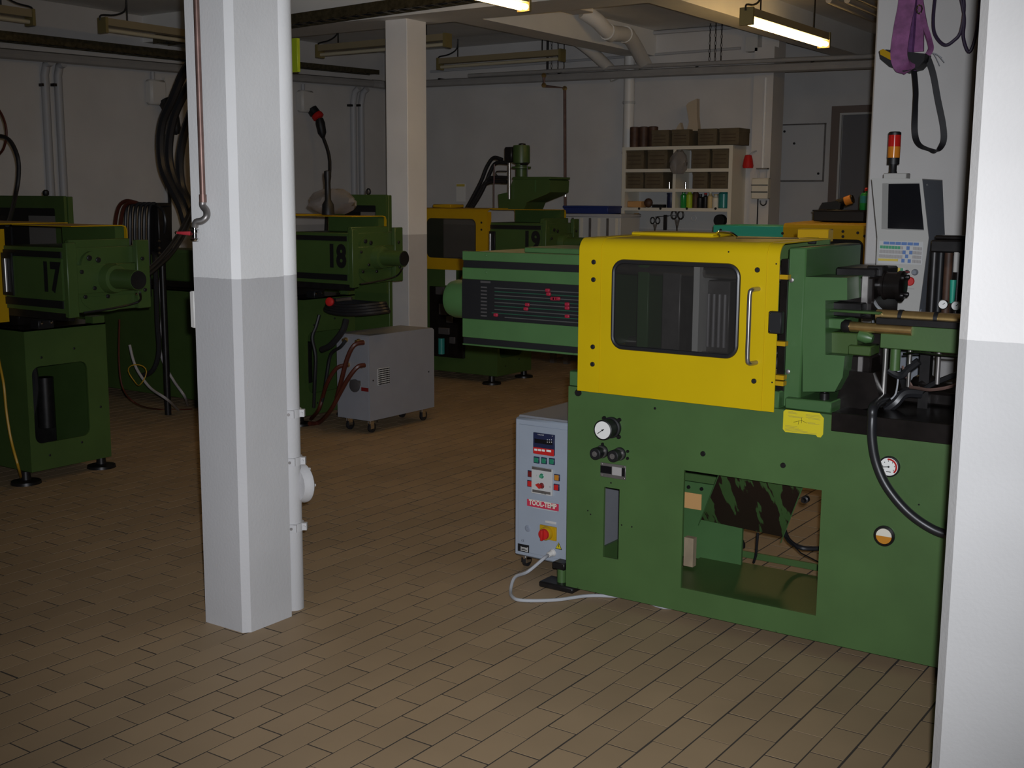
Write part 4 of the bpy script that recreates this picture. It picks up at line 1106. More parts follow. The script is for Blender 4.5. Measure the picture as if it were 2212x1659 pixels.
# reservoir column group at the far right of the machine
Yr = 4.75
RX = gy(2050, 600, Yr)
box_px('manifold', 'black_steel', 2010, 518, 2110, 548, Yr, .12, .006)
box_px('manifold_cap', 'oily_black', 2018, 508, 2100, 520, Yr + .02, .08, .006)
for px, mt, r in ((2019, 'black_steel', .020), (2033, 'black', .013), (2050, 'brown', .016), (2072, 'oily_black', .020)):
    u = gy(px, 548, Yr + .05); w_ = gy(px, 690, Yr + .05)
    MB().cyl((u.x, Yr + .05, w_.z - .1), (u.x, Yr + .05, u.z + .01), r, n=14).build('reservoir_column', mt, MM)
u, w_ = gy(2066, 545, Yr), gy(2062, 588, Yr); MB().cyl((u.x, Yr + .01, w_.z), (u.x, Yr + .01, u.z), .011, n=12).build('filter_glass', 'plastic_white', MM)
u, w_ = gy(2058, 605, Yr), gy(2052, 655, Yr); MB().cyl((u.x, Yr + .01, w_.z), (u.x, Yr + .01, u.z), .009, .013, n=12).build('filter_bowl', 'teal', MM)
for px, py in ((2038, 657), (2066, 660)):
    a = gy(px, py, Yr - .01)
    ga = MB().lathe(a, (.15, -1, 0), [(0, .019), (.016, .019), (.018, .017), (.015, .016)], n=20).build('small_gauge', 'chrome', MM)
    MB().lathe(a + Vector((.0023, -.0152, 0)), (.15, -1, 0), [(0, .0160), (.002, .0160), (.002, .0005)], n=20).build('dial', 'gauge_face', ga)
    MB().tube([a + Vector((.002, -.0185, 0)), a + Vector((.010, -.0185, .006))], .001, n=4).build('needle', 'ink', ga)
box_px('valve_rack', 'black', 2008, 548, 2095, 700, Yr + .09, .05)
# electrical block under hood right top
box_px('limit_switch', 'deep_yellow', 1722, 494, 1788, 524, 4.5, .06)
box_px('cable_clip', 'black', 1744, 516, 1762, 528, 4.45, .04)
# ================================================================ control cabinet on its stand behind the injection unit
YK = 4.95
CP = thing('operator_terminal', 'grey operator terminal with dark screen, keypad and red stop button', 'terminal', (-1.5, 5.1, .9))
ftl, ftr = gy(1883, 385, YK), gy(1992, 386, YK)
rl, rr_ = gy(1895, 512, YK), gy(2006, 514, YK)
bl, brr = gy(1889, 668, YK), gy(1985, 673, YK)
dT, dR, dB = Vector((0, .30, -.0)), Vector((0, .24, 0)), Vector((0, .18, 0))
sTL, sTR, sBR, sBL = gy(1906, 396, YK), gy(1986, 395, YK), gy(1996, 498, YK), gy(1904, 495, YK)
rec = Vector((0, .035, 0))
m = MB()
m.add([ftl, ftr, rr_, rl, bl, brr, ftl + dT, ftr + dT, rr_ + dR, rl + dR, bl + dB, brr + dB, sTL, sTR, sBR, sBL, sTL + rec + Vector((.014, 0, 0)), sTR + rec, sBR + rec, sBL + rec + Vector((.014, 0, 0))],
      [(0, 1, 13, 12), (1, 2, 14, 13), (2, 3, 15, 14), (3, 0, 12, 15), (12, 13, 17, 16), (13, 14, 18, 17), (14, 15, 19, 18), (15, 12, 16, 19), (16, 17, 18, 19),
       (3, 2, 5, 4), (0, 1, 7, 6), (1, 2, 8, 7), (2, 5, 11, 8), (4, 5, 11, 10), (0, 3, 9, 6), (3, 4, 10, 9), (6, 7, 8, 9), (9, 8, 11, 10)])
m.build('housing', 'panel_light', CP)
e = Vector((0, .033, 0))
MB().add([sTL + e + Vector((.015, 0, -.002)), sTR + e + Vector((-.001, 0, -.002)), sBR + e + Vector((-.001, 0, .002)), sBL + e + Vector((.015, 0, .002))], [(0, 1, 2, 3)]).build('screen', 'screen', CP)
# side cheek
ins = Vector((.001, 0, 0))
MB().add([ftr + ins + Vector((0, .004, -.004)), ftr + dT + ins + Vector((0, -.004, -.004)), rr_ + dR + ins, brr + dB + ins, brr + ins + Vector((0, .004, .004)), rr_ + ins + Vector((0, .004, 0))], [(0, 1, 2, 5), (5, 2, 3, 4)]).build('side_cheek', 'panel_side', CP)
q = gx(2003, 400, ftr.x + .004); MB().lathe((ftr.x + .002, YK + .06, ftr.z - .03), (1, 0, 0), [(0, .010), (.003, .010), (.003, .007), (.001, .007)], n=16).build('vent_ring', 'panel_grey', CP)
def cpx(px, py, d=.004):
    return gy(px, py, YK) + Vector((0, -d, 0))
def key(px0, py0, px1, py1, mt, name='key', d=.005):
    a, b_ = cpx(px0, py0, 0), cpx(px1, py1, 0)
    return MB().box(a.x, b_.x, YK - d, YK + .0005, b_.z, a.z).build(name, mt, CP)
key(1900, 520, 1992, 572, 'panel_grey', 'keypad_field', .002)
for k in range(6): key(1909.5 + k * 12.9, 521.5 + k * .5, 1920.5 + k * 12.9, 528 + k * .5, 'key_blue')
for k in range(8): key(1902 + k * 6.3, 530 + k * .3, 1907 + k * 6.3, 536.5 + k * .3, 'key_green' if k < 7 else 'key_grey')
for r in range(2):
    for k in range(8): key(1900.5 + k * 6.4 - r, 539 + r * 10 + k * .3, 1905.5 + k * 6.4 - r, 546.5 + r * 10 + k * .3, 'key_grey')
key(1898, 558, 1940, 564.5, 'key_yellow', 'key_row')
for px, py in ((1962, 536), (1953.5, 545), (1968, 545.5), (1959, 553.5), (1951, 563), (1964.5, 564)): key(px - 3, py - 4, px + 3, py + 4, 'key_blue', 'arrow_key')
for r in range(4):
    for k in range(3): key(1973 + k * 6.6 - r * .8, 533 + r * 9.3 + k * .5, 1978.5 + k * 6.6 - r * .8, 540 + r * 9.3 + k * .5, 'key_grey')
for r in range(2):
    for k in range(4): key(1900 + k * 5, 578 + r * 8, 1904 + k * 5, 584 + r * 8, 'key_grey')
key(1927, 578, 1953, 616, 'panel_grey', 'keypad_field', .002)
key(1933, 578, 1944, 614, 'key_yellow', 'key_row', .004)
for r in range(4): key(1945.5, 579 + r * 9.5, 1951, 585.5 + r * 9.5, 'key_green')
for r in range(2): key(1927, 578 + r * 9, 1931.5, 583 + r * 9, 'key_green')
MB().lathe(cpx(1977, 588, 0), (0, -1, 0), [(0, .013), (.006, .013), (.012, .012), (.018, .009), (.018, .0005)], n=18).build('selector_knob', 'panel_side', CP)
q = cpx(1966, 607, 0)
st = MB().lathe(q, (.25, -1, 0), [(0, .014), (.012, .014), (.014, .018), (.026, .018), (.03, .014), (.03, .0005)], n=20).build('stop_button', 'red', CP)
MB().lathe(cpx(1960, 587, 0), (0, -1, 0), [(0, .008), (.008, .008), (.01, .004), (.01, .0005)], n=12).build('key_switch', 'black', CP)
a = cpx(1962, 587, .012); MB().box(a.x - .008, a.x + .010, a.y - .010, a.y, a.z - .003, a.z + .003).build('switch_key', 'dark_red', CP)
key(1903, 622, 1975, 623, 'key_grey', 'seam', .0015)
# stand
MB().box(-1.58, -1.38, YK + .02, YK + .16, 0, bl.z + .01).build('stand', 'panel_side', CP)
# signal tower on the panel
a = gy(1928, 384, YK + .12)
sx, sy, sz0 = a.x, YK + .12, ftl.z - .002
def sgz(py): return gy(1928, py, sy).z
SG = thing('signal_tower', 'signal lamp tower with red and amber lenses on the operator terminal', 'signal lamp', (sx, sy, sz0))
MB().box(sx - .03, sx + .065, sy - .03, sy + .03, sz0, sz0 + .024, c=.003).build('mounting_bracket', 'panel_light', SG)
MB().lathe((sx, sy, sz0), (0, 0, 1), [(0, .017), (.03, .017), (.033, .015), (sgz(348) - sz0, .015)], n=18).build('stem', 'black', SG)
R = .0255
MB().cyl((sx, sy, sgz(355)), (sx, sy, sgz(341)), R * .96, n=24).build('collar', 'black', SG)
MB().cyl((sx, sy, sgz(341)), (sx, sy, sgz(317)), R, n=24).build('lens', 'lens_amber', SG)
MB().cyl((sx, sy, sgz(317)), (sx, sy, sgz(292)), R, n=24).build('lens', 'lens_red', SG)
MB().lathe((sx, sy, sgz(292)), (0, 0, 1), [(0, R), (.010, R), (.014, R * .8), (.014, .0005)], n=24).build('cap', 'black', SG)

# ================================================================ lifting slings, strap and cables on the pier
YH = 5.42
hk = thing('wall_hook', 'black steel hooks on the white pier from which the slings hang', 'hook', (-1.62, 5.6, 2.55))
MB().tube([(-1.65, 5.6, 2.62), (-1.65, 5.42, 2.62), (-1.65, 5.40, 2.66)], .014, n=10).build('arm', 'black_steel', hk)
MB().box(-1.70, -1.60, 5.588, 5.6, 2.56, 2.70, c=.003).build('plate', 'black_steel', hk)
MB().tube([(-1.50, 5.6, 2.62), (-1.50, 5.46, 2.62), (-1.50, 5.45, 2.65)], .010, n=10).build('arm', 'black_steel', hk)
def hp(px, py, dy=0.0): return gy(px, py, YH + dy)
top = Vector((-1.65, 5.42, 2.645))
sl = thing('lifting_sling', 'purple lifting sling bunch hanging from the black hooks', 'sling', top)
MB().strap([top + Vector((-.02, -.02, 0)), hp(1960, -10, -.05), hp(1949, 60, -.05), hp(1942, 115, -.06), hp(1948, 140, -.06), hp(1965, 150, -.03)], .070, .018, (1, .2, 0)).build('webbing', 'purple', sl)
MB().strap([top + Vector((0, .0, .0)), hp(1965, -10), hp(1962, 60), hp(1958, 120), hp(1962, 148), hp(1975, 140, .03)], .06, .02, (1, -.2, 0)).build('webbing', 'purple_dark', sl)
MB().strap([top + Vector((.02, .01, 0)), hp(1978, -10, .02), hp(1980, 50, .02), hp(1980, 112, .03)], .06, .022, (1, .1, 0)).build('webbing', 'purple', sl)
MB().strap([top + Vector((.03, 0, 0)), hp(1990, 10, -.02), hp(1997, 50, -.02), hp(2008, 88, -.02), hp(2011, 105, -.02), hp(2004, 118, -.02)], .022, .010, [(1, .2, 0), (1, 0, 0), (1, 0, 0), (.6, .8, 0), (.6, .8, 0), (1, 0, 0)]).build('webbing', 'purple', sl)
MB().tube([hp(1986, 20, -.03) + Vector((.012 * cos(t_), 0, .018 * sin(t_))) for t_ in [k * pi / 4 for k in range(8)]], .004, n=6, closed=True).build('shackle', 'chrome', sl)
# yellow black sling body caught at the bottom
t = thing('ratchet_strap_roll', 'yellow and black padded block held in the purple sling loop', 'strap roll', hp(1935, 150))
q = [hp(1902, 112, -.02), hp(1918, 108, -.02), hp(1952, 112, -.02), hp(2002, 117, -.02), hp(2000, 132, -.02), hp(1985, 148, -.02), hp(1955, 156, -.02), hp(1925, 145, -.02), hp(1905, 128, -.02)]
MB().prism([(p.x, p.z) for p in q], 'y', YH - .045, YH + .05).build('padding', 'strap_black', t)
q = [hp(1901, 109, -.05), hp(1908, 106, -.05), hp(1933, 119, -.05), hp(1932, 134, -.05), hp(1902, 118, -.05)]
MB().prism([(p.x, p.z) for p in q], 'y', YH - .055, YH - .040).build('yellow_patch', 'deep_yellow', t)
# black webbing loop
MB().strap([hp(2000, 118, .02), hp(2008, 135, .02), hp(2017, 165, .02), hp(2026, 215, .02), hp(2037, 270, .02), hp(2038, 305, .02), hp(2024, 326, .02), hp(2008, 323, .02), hp(1985, 312, .02), hp(1976, 285, .02), hp(1977, 230, .02), hp(1978, 195, .02), hp(1974, 148, .02)], .026, .006,
           [(1, .3, 0)] * 5 + [(1, .5, .3), (.7, .7, .5), (.3, 1, .2), (.5, .9, .3), (1, .5, 0), (.6, .8, 0), (.6, .8, 0), (.6, .8, 0)]).build('webbing_loop', 'strap_black', label='long black webbing loop hanging below the purple sling', cat='strap')
t = thing('tie_string', 'frayed grey string tails tied at the top of the black loop', 'string', hp(2005, 118))
for e in ((2035, 125), (2040, 135), (2030, 142)): MB().tube([hp(2004, 116), hp((2004 + e[0]) / 2, 116), hp(*e)], .002, n=4, smooth=3).build('strand', 'cable_grey', t)
# dark power cable loops hung beside the slings
Yq = 5.47
def hq(px, py): return gy(px, py, Yq)
MB().tube([(-1.52, 5.46, 2.63), hq(2022, -20), hq(2016, 40), hq(2020, 75), hq(2040, 97), hq(2060, 88), hq(2076, 65), hq(2082, 0), (-1.46, 5.46, 2.60), hq(2082, 30), hq(2081, 80), hq(2092, 112), hq(2103, 95), hq(2112, 50), hq(2116, -20), (-1.40, 5.47, 2.6), (-1.47, 5.46, 2.635)], .0075, n=8, smooth=6).build('cable_coil', 'purple_hose', label='coil of dark cable hanging on the white pier beside the slings', cat='cable')

# ================================================================ row of machines along the long wall
def row_machine(no, YP0, dz, label, rough):
    """one moulding machine seen from its clamping end; YP0 = near edge of the end plate"""
    XP = -5.40
    t = thing('injection_moulding_machine', label, 'machine', (-7.0, YP0 + .36, 0), 'injection moulding machines along the long wall')
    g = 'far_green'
    Y0, Y1 = YP0, YP0 + .525
    z0, z1 = .985 + dz, 1.377 + dz
    # end plate: two cheeks and a cross plate
    MB().box(XP - .035, XP, Y0, Y0 + .062, z0, z1 - .002, c=.004).build('end_cheek', g, t)
    MB().box(XP - .035, XP, Y1 - .085, Y1, z0 + .02, z1 + .002, c=.004).build('end_cheek', g, t)
    MB().box(XP - .05, XP - .012, Y0 + .062, Y1 - .085, z0 + .12, z1 - .12, c=.004).build('cross_plate', g, t)
    MB().box(XP - .10, XP - .06, Y0 + .06, Y1 - .08, z1 - .13, z1 + .01, c=.004).build('upper_plate', g, t)
    m = MB(); yc = Y0 + .17
    m.prism([(yc + .075 * cos(a), z1 - .125 + .075 * sin(a)) for a in [k * pi / 12 for k in range(13)]], 'x', XP - .06, XP - .014); m.build('half_disc', g, t)
    for dy, dz_ in ((-.025, .04), (.03, .028)): bolt(t, (XP - .014, yc + dy, z1 - .125 + dz_), (1, 0, 0), .015, .008, 'black', n=12)
    # cylinder with dark mouth
    cy, cz = Y0 + .275, 1.178 + dz
    MB().lathe((XP - .012, cy, cz), (1, 0, 0), [(0, .082), (.02, .080), (.05, .072), (.055, .055)], n=24).build('cylinder_collar', g, t)
    MB().cyl((XP + .03, cy, cz), (XP + .215, cy, cz), .053, n=24).build('clamp_cylinder', g, t)
    MB().lathe((XP + .214, cy, cz), (1, 0, 0), [(0, .050), (.006, .048), (.002, .0005)], n=24).build('cylinder_mouth', 'black', t)
    for y, z in ((Y0 + .085, z1 - .155), (Y0 + .10, z0 + .105), (Y1 - .05, z1 - .10), (Y1 - .04, z0 + .12), (Y0 + .16, cz - .045), (Y0 + .24, z0 + .10)):
        bolt(t, (XP, y, z), (1, 0, 0), .011, .008, 'black', n=10)
    MB().lathe((XP - .04, cy - .03, z0 + .05), (1, 0, 0), [(0, .16), (.02, .16), (.024, .15)], n=28)
    m = MB(); m.prism([(cy - .01 + .17 * cos(a), z0 + .10 + .085 * sin(a)) for a in [pi + k * pi / 12 for k in range(13)]], 'x', XP - .07, XP - .03); m.build('lower_flange', g, t)
    MB().tube([(XP - .02, Y0 + .10, z0 + .02), (XP + .02, Y0 + .25, z0 + .035), (XP + .03, Y1 - .11, z0 + .06), (XP + .16, cy + .05, cz - .07)], .006, n=6, smooth=4).build('grease_line', 'black', t)
    MB().ball((XP + .17, cy + .02, cz - .075), .007, n=8).build('grease_nipple', 'chrome', t)
    # clamp housing with stripes and number
    XG = -6.0
    MB().box(XG, XP - .035, Y0 + .012, Y1 - .01, z0 + .02, z1 - .03, c=.003).build('clamp_housing', g, t)
    for za, zb in ((z1 - .083, z1 - .050), (z0 + .045, z0 + .085)):
        MB().box(XG, XP - .06, Y0 + .004, Y0 + .013, za, zb).build('dark_strip', 'black', t)
    MB().box(XG, XP - .05, Y0 - .0, Y0 + .012, z0 + .09, z1 - .088).build('cover_plate', g, t)
    MB().box(XG, XP - .04, Y0 + .02, Y0 + .06, z0 - .02, z0 + .02).build('lower_rail', 'black_steel', t)
    if no:
        n0 = Vector((XP - .145, Y0 - .0012, 1.186 + dz))
        if no == '19': n0.z += .01
        text_mb(no, .205, lambda u, v: (n0.x + u, n0.y, n0.z + v), bold=.010, width=.150).build('number', 'ink', t)
    # base
    XB = -5.95; bz = .88 + dz
    yb0, yb1 = YP0 + .09, YP0 + .625
    m = MB(); m.frame(yb0, yb1, .07, bz, yb0 + .035, yb1 - .14, .225, .665, .045, 'x', XB - .012, XB, n=5); m.build('base_end', g, t)
    MB().box(-8.6, XB - .012, yb0, yb0 + .012, .07, bz).build('base_side', g, t)
    MB().box(-8.6, XB - .012, yb1 - .012, yb1, .07, bz).build('base_side', g, t)
    MB().box(-8.6, XB, yb0, yb1, bz - .012, bz + .002).build('base_top', 'oily_black', t)
    MB().box(-8.6, XB - .012, yb0 + .012, yb1 - .012, .07, .085).build('base_floor', 'far_green', t)
    MB().box(XB - .05, XB + .02, yb1 - .1, yb1 - .02, bz - .0, bz + .04).build('top_block', g, t)
    for y, z in ((yb0 + .10, .715), (yb1 - .22, .745), (yb0 + .12, .15), (yb1 - .2, .19), (yb1 - .06, .38)): bolt(t, (XB, y, z), (1, 0, 0), .007, .004, 'black')
    for x in (XB - .06, -8.4):
        for y in (yb0 + .0, yb1 - .03):
            f_ = MB().lathe((x, y, 0), (0, 0, 1), [(0, .085), (.016, .082), (.024, .03), (.07, .025)], n=16).build('levelling_foot', 'black_steel', t)
    # inside the base
    MB().tube([(XB - .2, yb0 + .1, .2), (XB - .22, yb0 + .2, .5), (XB - .2, yb0 + .15, .8)], .02, n=8, smooth=4).build('hose', 'rubber', t)
    MB().cyl((XB - .3, yb1 - .22, .25), (XB - .3, yb1 - .22, .55), .05, n=14).build('oil_filter', 'black_steel', t)
    MB().box(XB - .6, XB - .45, yb0 + .05, yb1 - .05, .1, .35, c=.01).build('pump_block', 'black_steel', t)
    # fittings on the bed under the clamp
    MB().box(XB - .03, XB + .05, yb0 + .06, yb0 + .16, bz, bz + .05, c=.004).build('valve_block', 'black', t)
    for k in range(2): MB().ball((XB + .05, yb0 + .08 + k * .06, bz + .035), .01, n=8).build('fitting', 'chrome', t)
    MB().box(-8.4, XB - .2, yb0 + .1, yb1 - .1, bz, z0 + .02, c=.01).build('bed_carriage', 'oily_black', t)
    # yellow hood, its roof reaching back over the clamp
    hx1, hx0 = XG + .03, XG - .72
    hz0, hz1 = .93 + dz, 1.465 + dz
    hd = MB().frame(hx0, hx1, hz0, hz1 - .03, hx0 + .09, hx1 - .12, hz0 + .10, hz1 - .09, .05, 'y', Y0 - .04, Y0 - .036, n=5).build('hood', 'deep_yellow', t)
    MB().prism([(Y0 - .04, hz1 - .03), (Y0 - .03, hz1 - .008), (Y0 - .008, hz1), (Y0 + .42, hz1), (Y0 + .42, hz1 - .004), (Y0, hz1 - .006), (Y0 - .036, hz1 - .03)], 'x', hx0, hx1).build('hood_roof', 'deep_yellow', hd)
    MB().box(hx0 + .085, hx1 - .115, Y0 - .037, Y0 - .034, hz0 + .095, hz1 - .085).build('hood_pane', 'smoked', hd)
    MB().box(hx1 - .003, hx1, Y0 - .036, Y0 + .02, hz0, hz1 - .03).build('hood_edge', 'deep_yellow', hd)
    for px_, pz_ in ((hx1 - .06, hz1 - .12), (hx1 - .06, hz1 - .18)): bolt(hd, (px_, Y0 - .04, pz_), (0, -1, 0), .009, .005, 'black')
    rx1 = XP - .09
    m = MB(); m.prism([(Y0 + .10, hz1 - .006), (Y0 + .42, hz1 - .006), (Y0 + .445, hz1 - .012), (Y0 + .455, hz1 - .035), (Y0 + .455, hz1 - .10), (Y0 + .449, hz1 - .10), (Y0 + .449, hz1 - .035), (Y0 + .44, hz1 - .018), (Y0 + .42, hz1 - .011), (Y0 + .10, hz1 - .011)], 'x', hx1 - .05, rx1)
    m.build('roof_extension', 'deep_yellow', hd)
    MB().box(hx1, rx1 - .01, Y0 + .38, Y0 + .44, z1 - .04, hz1 - .012).build('inner_shield', g, t)
    MB().box(hx0 + .05, hx0 + .25, Y0 + .1, Y0 + .3, hz1, hz1 + .03, c=.006).build('roof_box', 'deep_yellow', hd)
    # injection side
    MB().box(-7.0, -6.85, Y0 + .03, Y0 + .50, bz, 1.38 + dz, c=.01).build('fixed_platen', g, t)
    MB().box(-8.3, -7.0, Y0 + .12, Y0 + .42, bz + .06, bz + .30, c=.02).build('injection_unit', g, t)
    return t
M17 = row_machine('17', 3.795, 0.0, 'dark green moulding machine numbered 17 at the start of the row', 0)
M18 = row_machine('18', 5.98, .03, 'dark green moulding machine numbered 18 behind the grey wheeled unit', 0)
M19 = row_machine('19', 8.35, .062, 'dark green moulding machine numbered 19 below the hopper loader', 0)
# paper notices on machine 19
q = gy(968, 593, 8.40)
MB().box(q.x - .06, q.x + .06, 8.434, 8.438, q.z - .10, q.z + .10).build('notice_sheet', 'paper', M19)
MB().box(-6.80, -5.96, 8.438, 8.45, .62, 1.0).build('base_cover', 'far_green', M19)
q = gy(995, 598, 8.40); tri = lambda s: [(q.x - s, q.z - s * .85), (q.x + s, q.z - s * .85), (q.x, q.z + s * .95)]
w_ = MB().prism(tri(.04), 'y', 8.436, 8.438).build('hazard_label', 'ink', M19); MB().prism(tri(.032), 'y', 8.434, 8.436).build('hazard_field', 'deep_yellow', w_)
# a dark grille with sight tube on the housing of 19
q = gy(1060, 525, 8.34); MB().box(q.x - .05, q.x + .045, 8.336, 8.35, q.z - .10, q.z + .10, c=.002).build('grille', 'black', M19)
MB().cyl((q.x, 8.33, q.z - .08), (q.x, 8.33, q.z + .08), .012, n=10).build('sight_tube', 'steel', M19)
q = gy(12, 590, 3.78); MB().box(q.x - .05, q.x + .05, 3.786, 3.797, q.z - .12, q.z + .11, c=.002).build('grille', 'black', M17)
MB().cyl((q.x, 3.78, q.z - .10), (q.x, 3.78, q.z + .08), .014, n=10).build('sight_tube', 'steel', M17)

# control cabinets on the far side of 17 and 18
def rear_cabinet(px0, py0, px1, py1, Y, label):
    a, b_ = gy(px0, py0, Y), gy(px1, py1, Y)
    t = thing('control_cabinet', label, 'cabinet', ((a.x + b_.x) / 2, Y + .15, 0), 'control cabinets behind the row machines')
    m = MB(); m.frame(a.x, b_.x, .9, a.z, a.x + .09, b_.x - .10, 1.0, a.z - .08, .01, 'y', Y, Y + .02, n=3); m.build('front_frame', 'far_green', t)
    MB().box(a.x, b_.x, Y + .03, Y + .07, .0, a.z - .004, c=.004).build('body', 'far_green', t)
    MB().box(a.x + .085, b_.x - .095, Y + .018, Y + .03, .99, a.z - .075).build('panel_recess', 'black', t)
    w = b_.x - a.x
    MB().box(a.x + .10, a.x + .10 + w * .30, Y + .012, Y + .018, 1.05, a.z - .13).build('dark_screen', 'screen', t)
    MB().box(b_.x - .12 - w * .28, b_.x - .12, Y + .012, Y + .018, 1.05, a.z - .13).build('instrument_panel', 'dim_panel', t)
    return t
rear_cabinet(-60, 422, 140, 480, 4.75, 'green framed control cabinet standing behind machine seventeen')
rear_cabinet(722, 420, 834, 490, 6.85, 'green framed control cabinet standing behind machine eighteen')
q = gy(796, 414, 6.9); MB().tube([q + Vector((.018 * cos(t_), 0, .022 * sin(t_) )) for t_ in [k * pi / 5 for k in range(10)]], .006, n=6, closed=True).build('lifting_eye', 'black_steel', label='small lifting eye on the cabinet behind machine eighteen', cat='eye bolt', loc=q - Vector((0, 0, .028)))
q = gy(99, 417, 4.80); MB().lathe((q.x, 4.80, gy(99, 422, 4.75).z - .004), (0, 0, 1), [(0, .012), (.01, .02), (.03, .02), (.04, .010)], n=12).build('lamp_knob', 'black', label='small black knob on the cabinet behind machine seventeen', cat='knob')

# ================================================================ grey wheeled unit below machine 18
XC = -5.36; yc0, yc1 = 6.09, 6.80; zc0, zc1 = .095, .685
xc0 = gz(747, 905, .10).x
xc0 = -5.66
WU = thing('temperature_control_unit', 'plain grey wheeled temperature control unit standing below machine 18', 'control unit', ((XC + xc0) / 2, 6.45, 0))
MB().prism([(yc0, zc0), (yc1, zc0), (yc1, zc1 - .02), (yc1 - .02, zc1 - .004), (yc0 + .01, zc1), (yc0, zc1 - .01)], 'x', xc0, XC).build('casing', 'cabinet_grey', WU)
MB().box(xc0 + .01, XC - .01, yc0 - .004, yc0, zc0 + .01, zc1 - .02).build('connection_plate', 'cabinet_grey', WU)
q0, q1 = gx(816, 797, XC), gx(841, 828, XC)
gr = MB().box(XC - .001, XC + .003, q0.y, q1.y, q1.z, q0.z).build('vent_grille', 'paper', WU)
for i in range(8):
    for j in range(8):
        y = q0.y + (q1.y - q0.y) * (i + .5) / 8; z = q1.z + (q0.z - q1.z) * (j + .5) / 8
        MB().box(XC + .003, XC + .0045, y - .006, y + .006, z - .005, z + .005).build('vent_hole', 'black', gr)
for px, py in ((806, 822), (926, 803), (815, 910)): bolt(WU, gx(px, py, XC), (1, 0, 0), .006, .003, 'black', 'screw', 8)
for x, y in ((XC - .05, yc0 + .06), (xc0 + .05, yc0 + .06), (XC - .05, yc1 - .08), (xc0 + .05, yc1 - .08)): caster(WU, x, y, r=.036, z1=zc0)
def cpt(px, py): return gy(px, py, yc0 - .004)
for px, py in ((748, 734), (776, 737), (784, 740), (752, 788), (782, 790)):
    p = cpt(px, py); MB().lathe(p, (0, -1, 0), [(0, .018), (.012, .018), (.014, .012), (.035, .012)], n=10).build('hose_connector', 'brass', WU)
a = cpt(770, 826)
MB().box(a.x - .06, a.x + .04, yc0 - .008, yc0 - .004, a.z - .02, a.z + .015).build('rating_plate', 'dull_steel', WU)
MB().lathe(cpt(767, 833), (0, -1, 0), [(0, .045), (.01, .045), (.012, .04), (.012, .0005)], n=20).build('round_sticker', 'tag_grey', WU)
MB().box(cpt(781, 835).x, cpt(796, 835).x, yc0 - .008, yc0 - .004, cpt(785, 845).z, cpt(785, 837).z).build('red_sticker', 'dark_red', WU)
# red brown hoses from the unit to the machine
def hose(pts, r, mt, label, group=None, n=8, cat='hose'):
    return MB().tube(pts, r, n=n, smooth=6).build('hose', mt, label=label, cat=cat, group=group)
yh = yc0 - .04
hose([gy(786, 740, yh), gy(765, 746, yh - .06), gy(750, 775, yh - .08), gy(738, 820, yh - .08), gy(728, 858, yh - .05)], .016, 'red_hose', 'dark red water hose curving down from the upper port of the plain grey unit')
hose([gy(788, 789, yh), gy(772, 793, yh - .05), gy(752, 818, yh - .08), gy(733, 852, yh - .08), gy(715, 885, yh - .06), gz(690, 912, .02), gz(668, 915, .02)], .016, 'red_hose', 'long red brown water hose running from the plain grey unit to the floor')
hose([gy(752, 788, yh), gy(728, 795, yh - .05), gy(708, 825, yh - .06), gy(697, 858, yh), gy(688, 885, yh), gz(672, 905, .02)], .014, 'red_hose', 'thin red brown hose looping from the inner port of the plain grey unit')
hose([gy(747, 735, yh), gy(735, 750, yh - .02), gy(715, 765, yh), gy(706, 810, yh), gy(700, 850, yh), gy(690, 885, yh)], .012, 'rubber', 'black hose looping from the top port of the plain grey unit')
hose([gy(690, 680, 6.02), gy(683, 705, 6.0), gy(675, 730, 5.98), gy(682, 770, 5.98), gy(680, 830, 5.98), gy(678, 880, 6.0)], .012, 'rubber', 'black hose hanging down the front of machine eighteen base')
hose([gy(748, 690, 6.05), gy(740, 715, 6.02), gy(715, 745, 6.0), gy(695, 755, 6.0)], .022, 'rubber', 'thick black hose bent under machine eighteen')
# black hose coil lying under the end of machine 18
q = gy(745, 665, 6.05)
m = MB()
for k in range(4): m.tube([Vector((q.x + (.26 - .012 * k) * cos(t_), q.y + .12 + .16 * sin(t_), q.z - .03 + .018 * k + .01 * cos(2 * t_))) for t_ in [i * pi / 9 for i in range(18)]], .014, n=6, closed=True)
m.build('hose_coil', 'rubber', label='coil of black hose lying on the bed of machine eighteen', cat='hose')
t = thing('stop_button_box', 'red mushroom stop button on the bed of machine eighteen', 'button', gy(717, 650, 6.0))
MB().lathe(gy(717, 652, 6.03), (.3, -1, .1), [(0, .014), (.02, .014), (.024, .030), (.04, .030), (.046, .022)], n=16).build('mushroom_head', 'red', t)
MB().tube([gy(728, 648, 6.03), gy(745, 646, 6.03), gy(760, 645, 6.05)], .014, n=8).build('lever', 'steel', t)

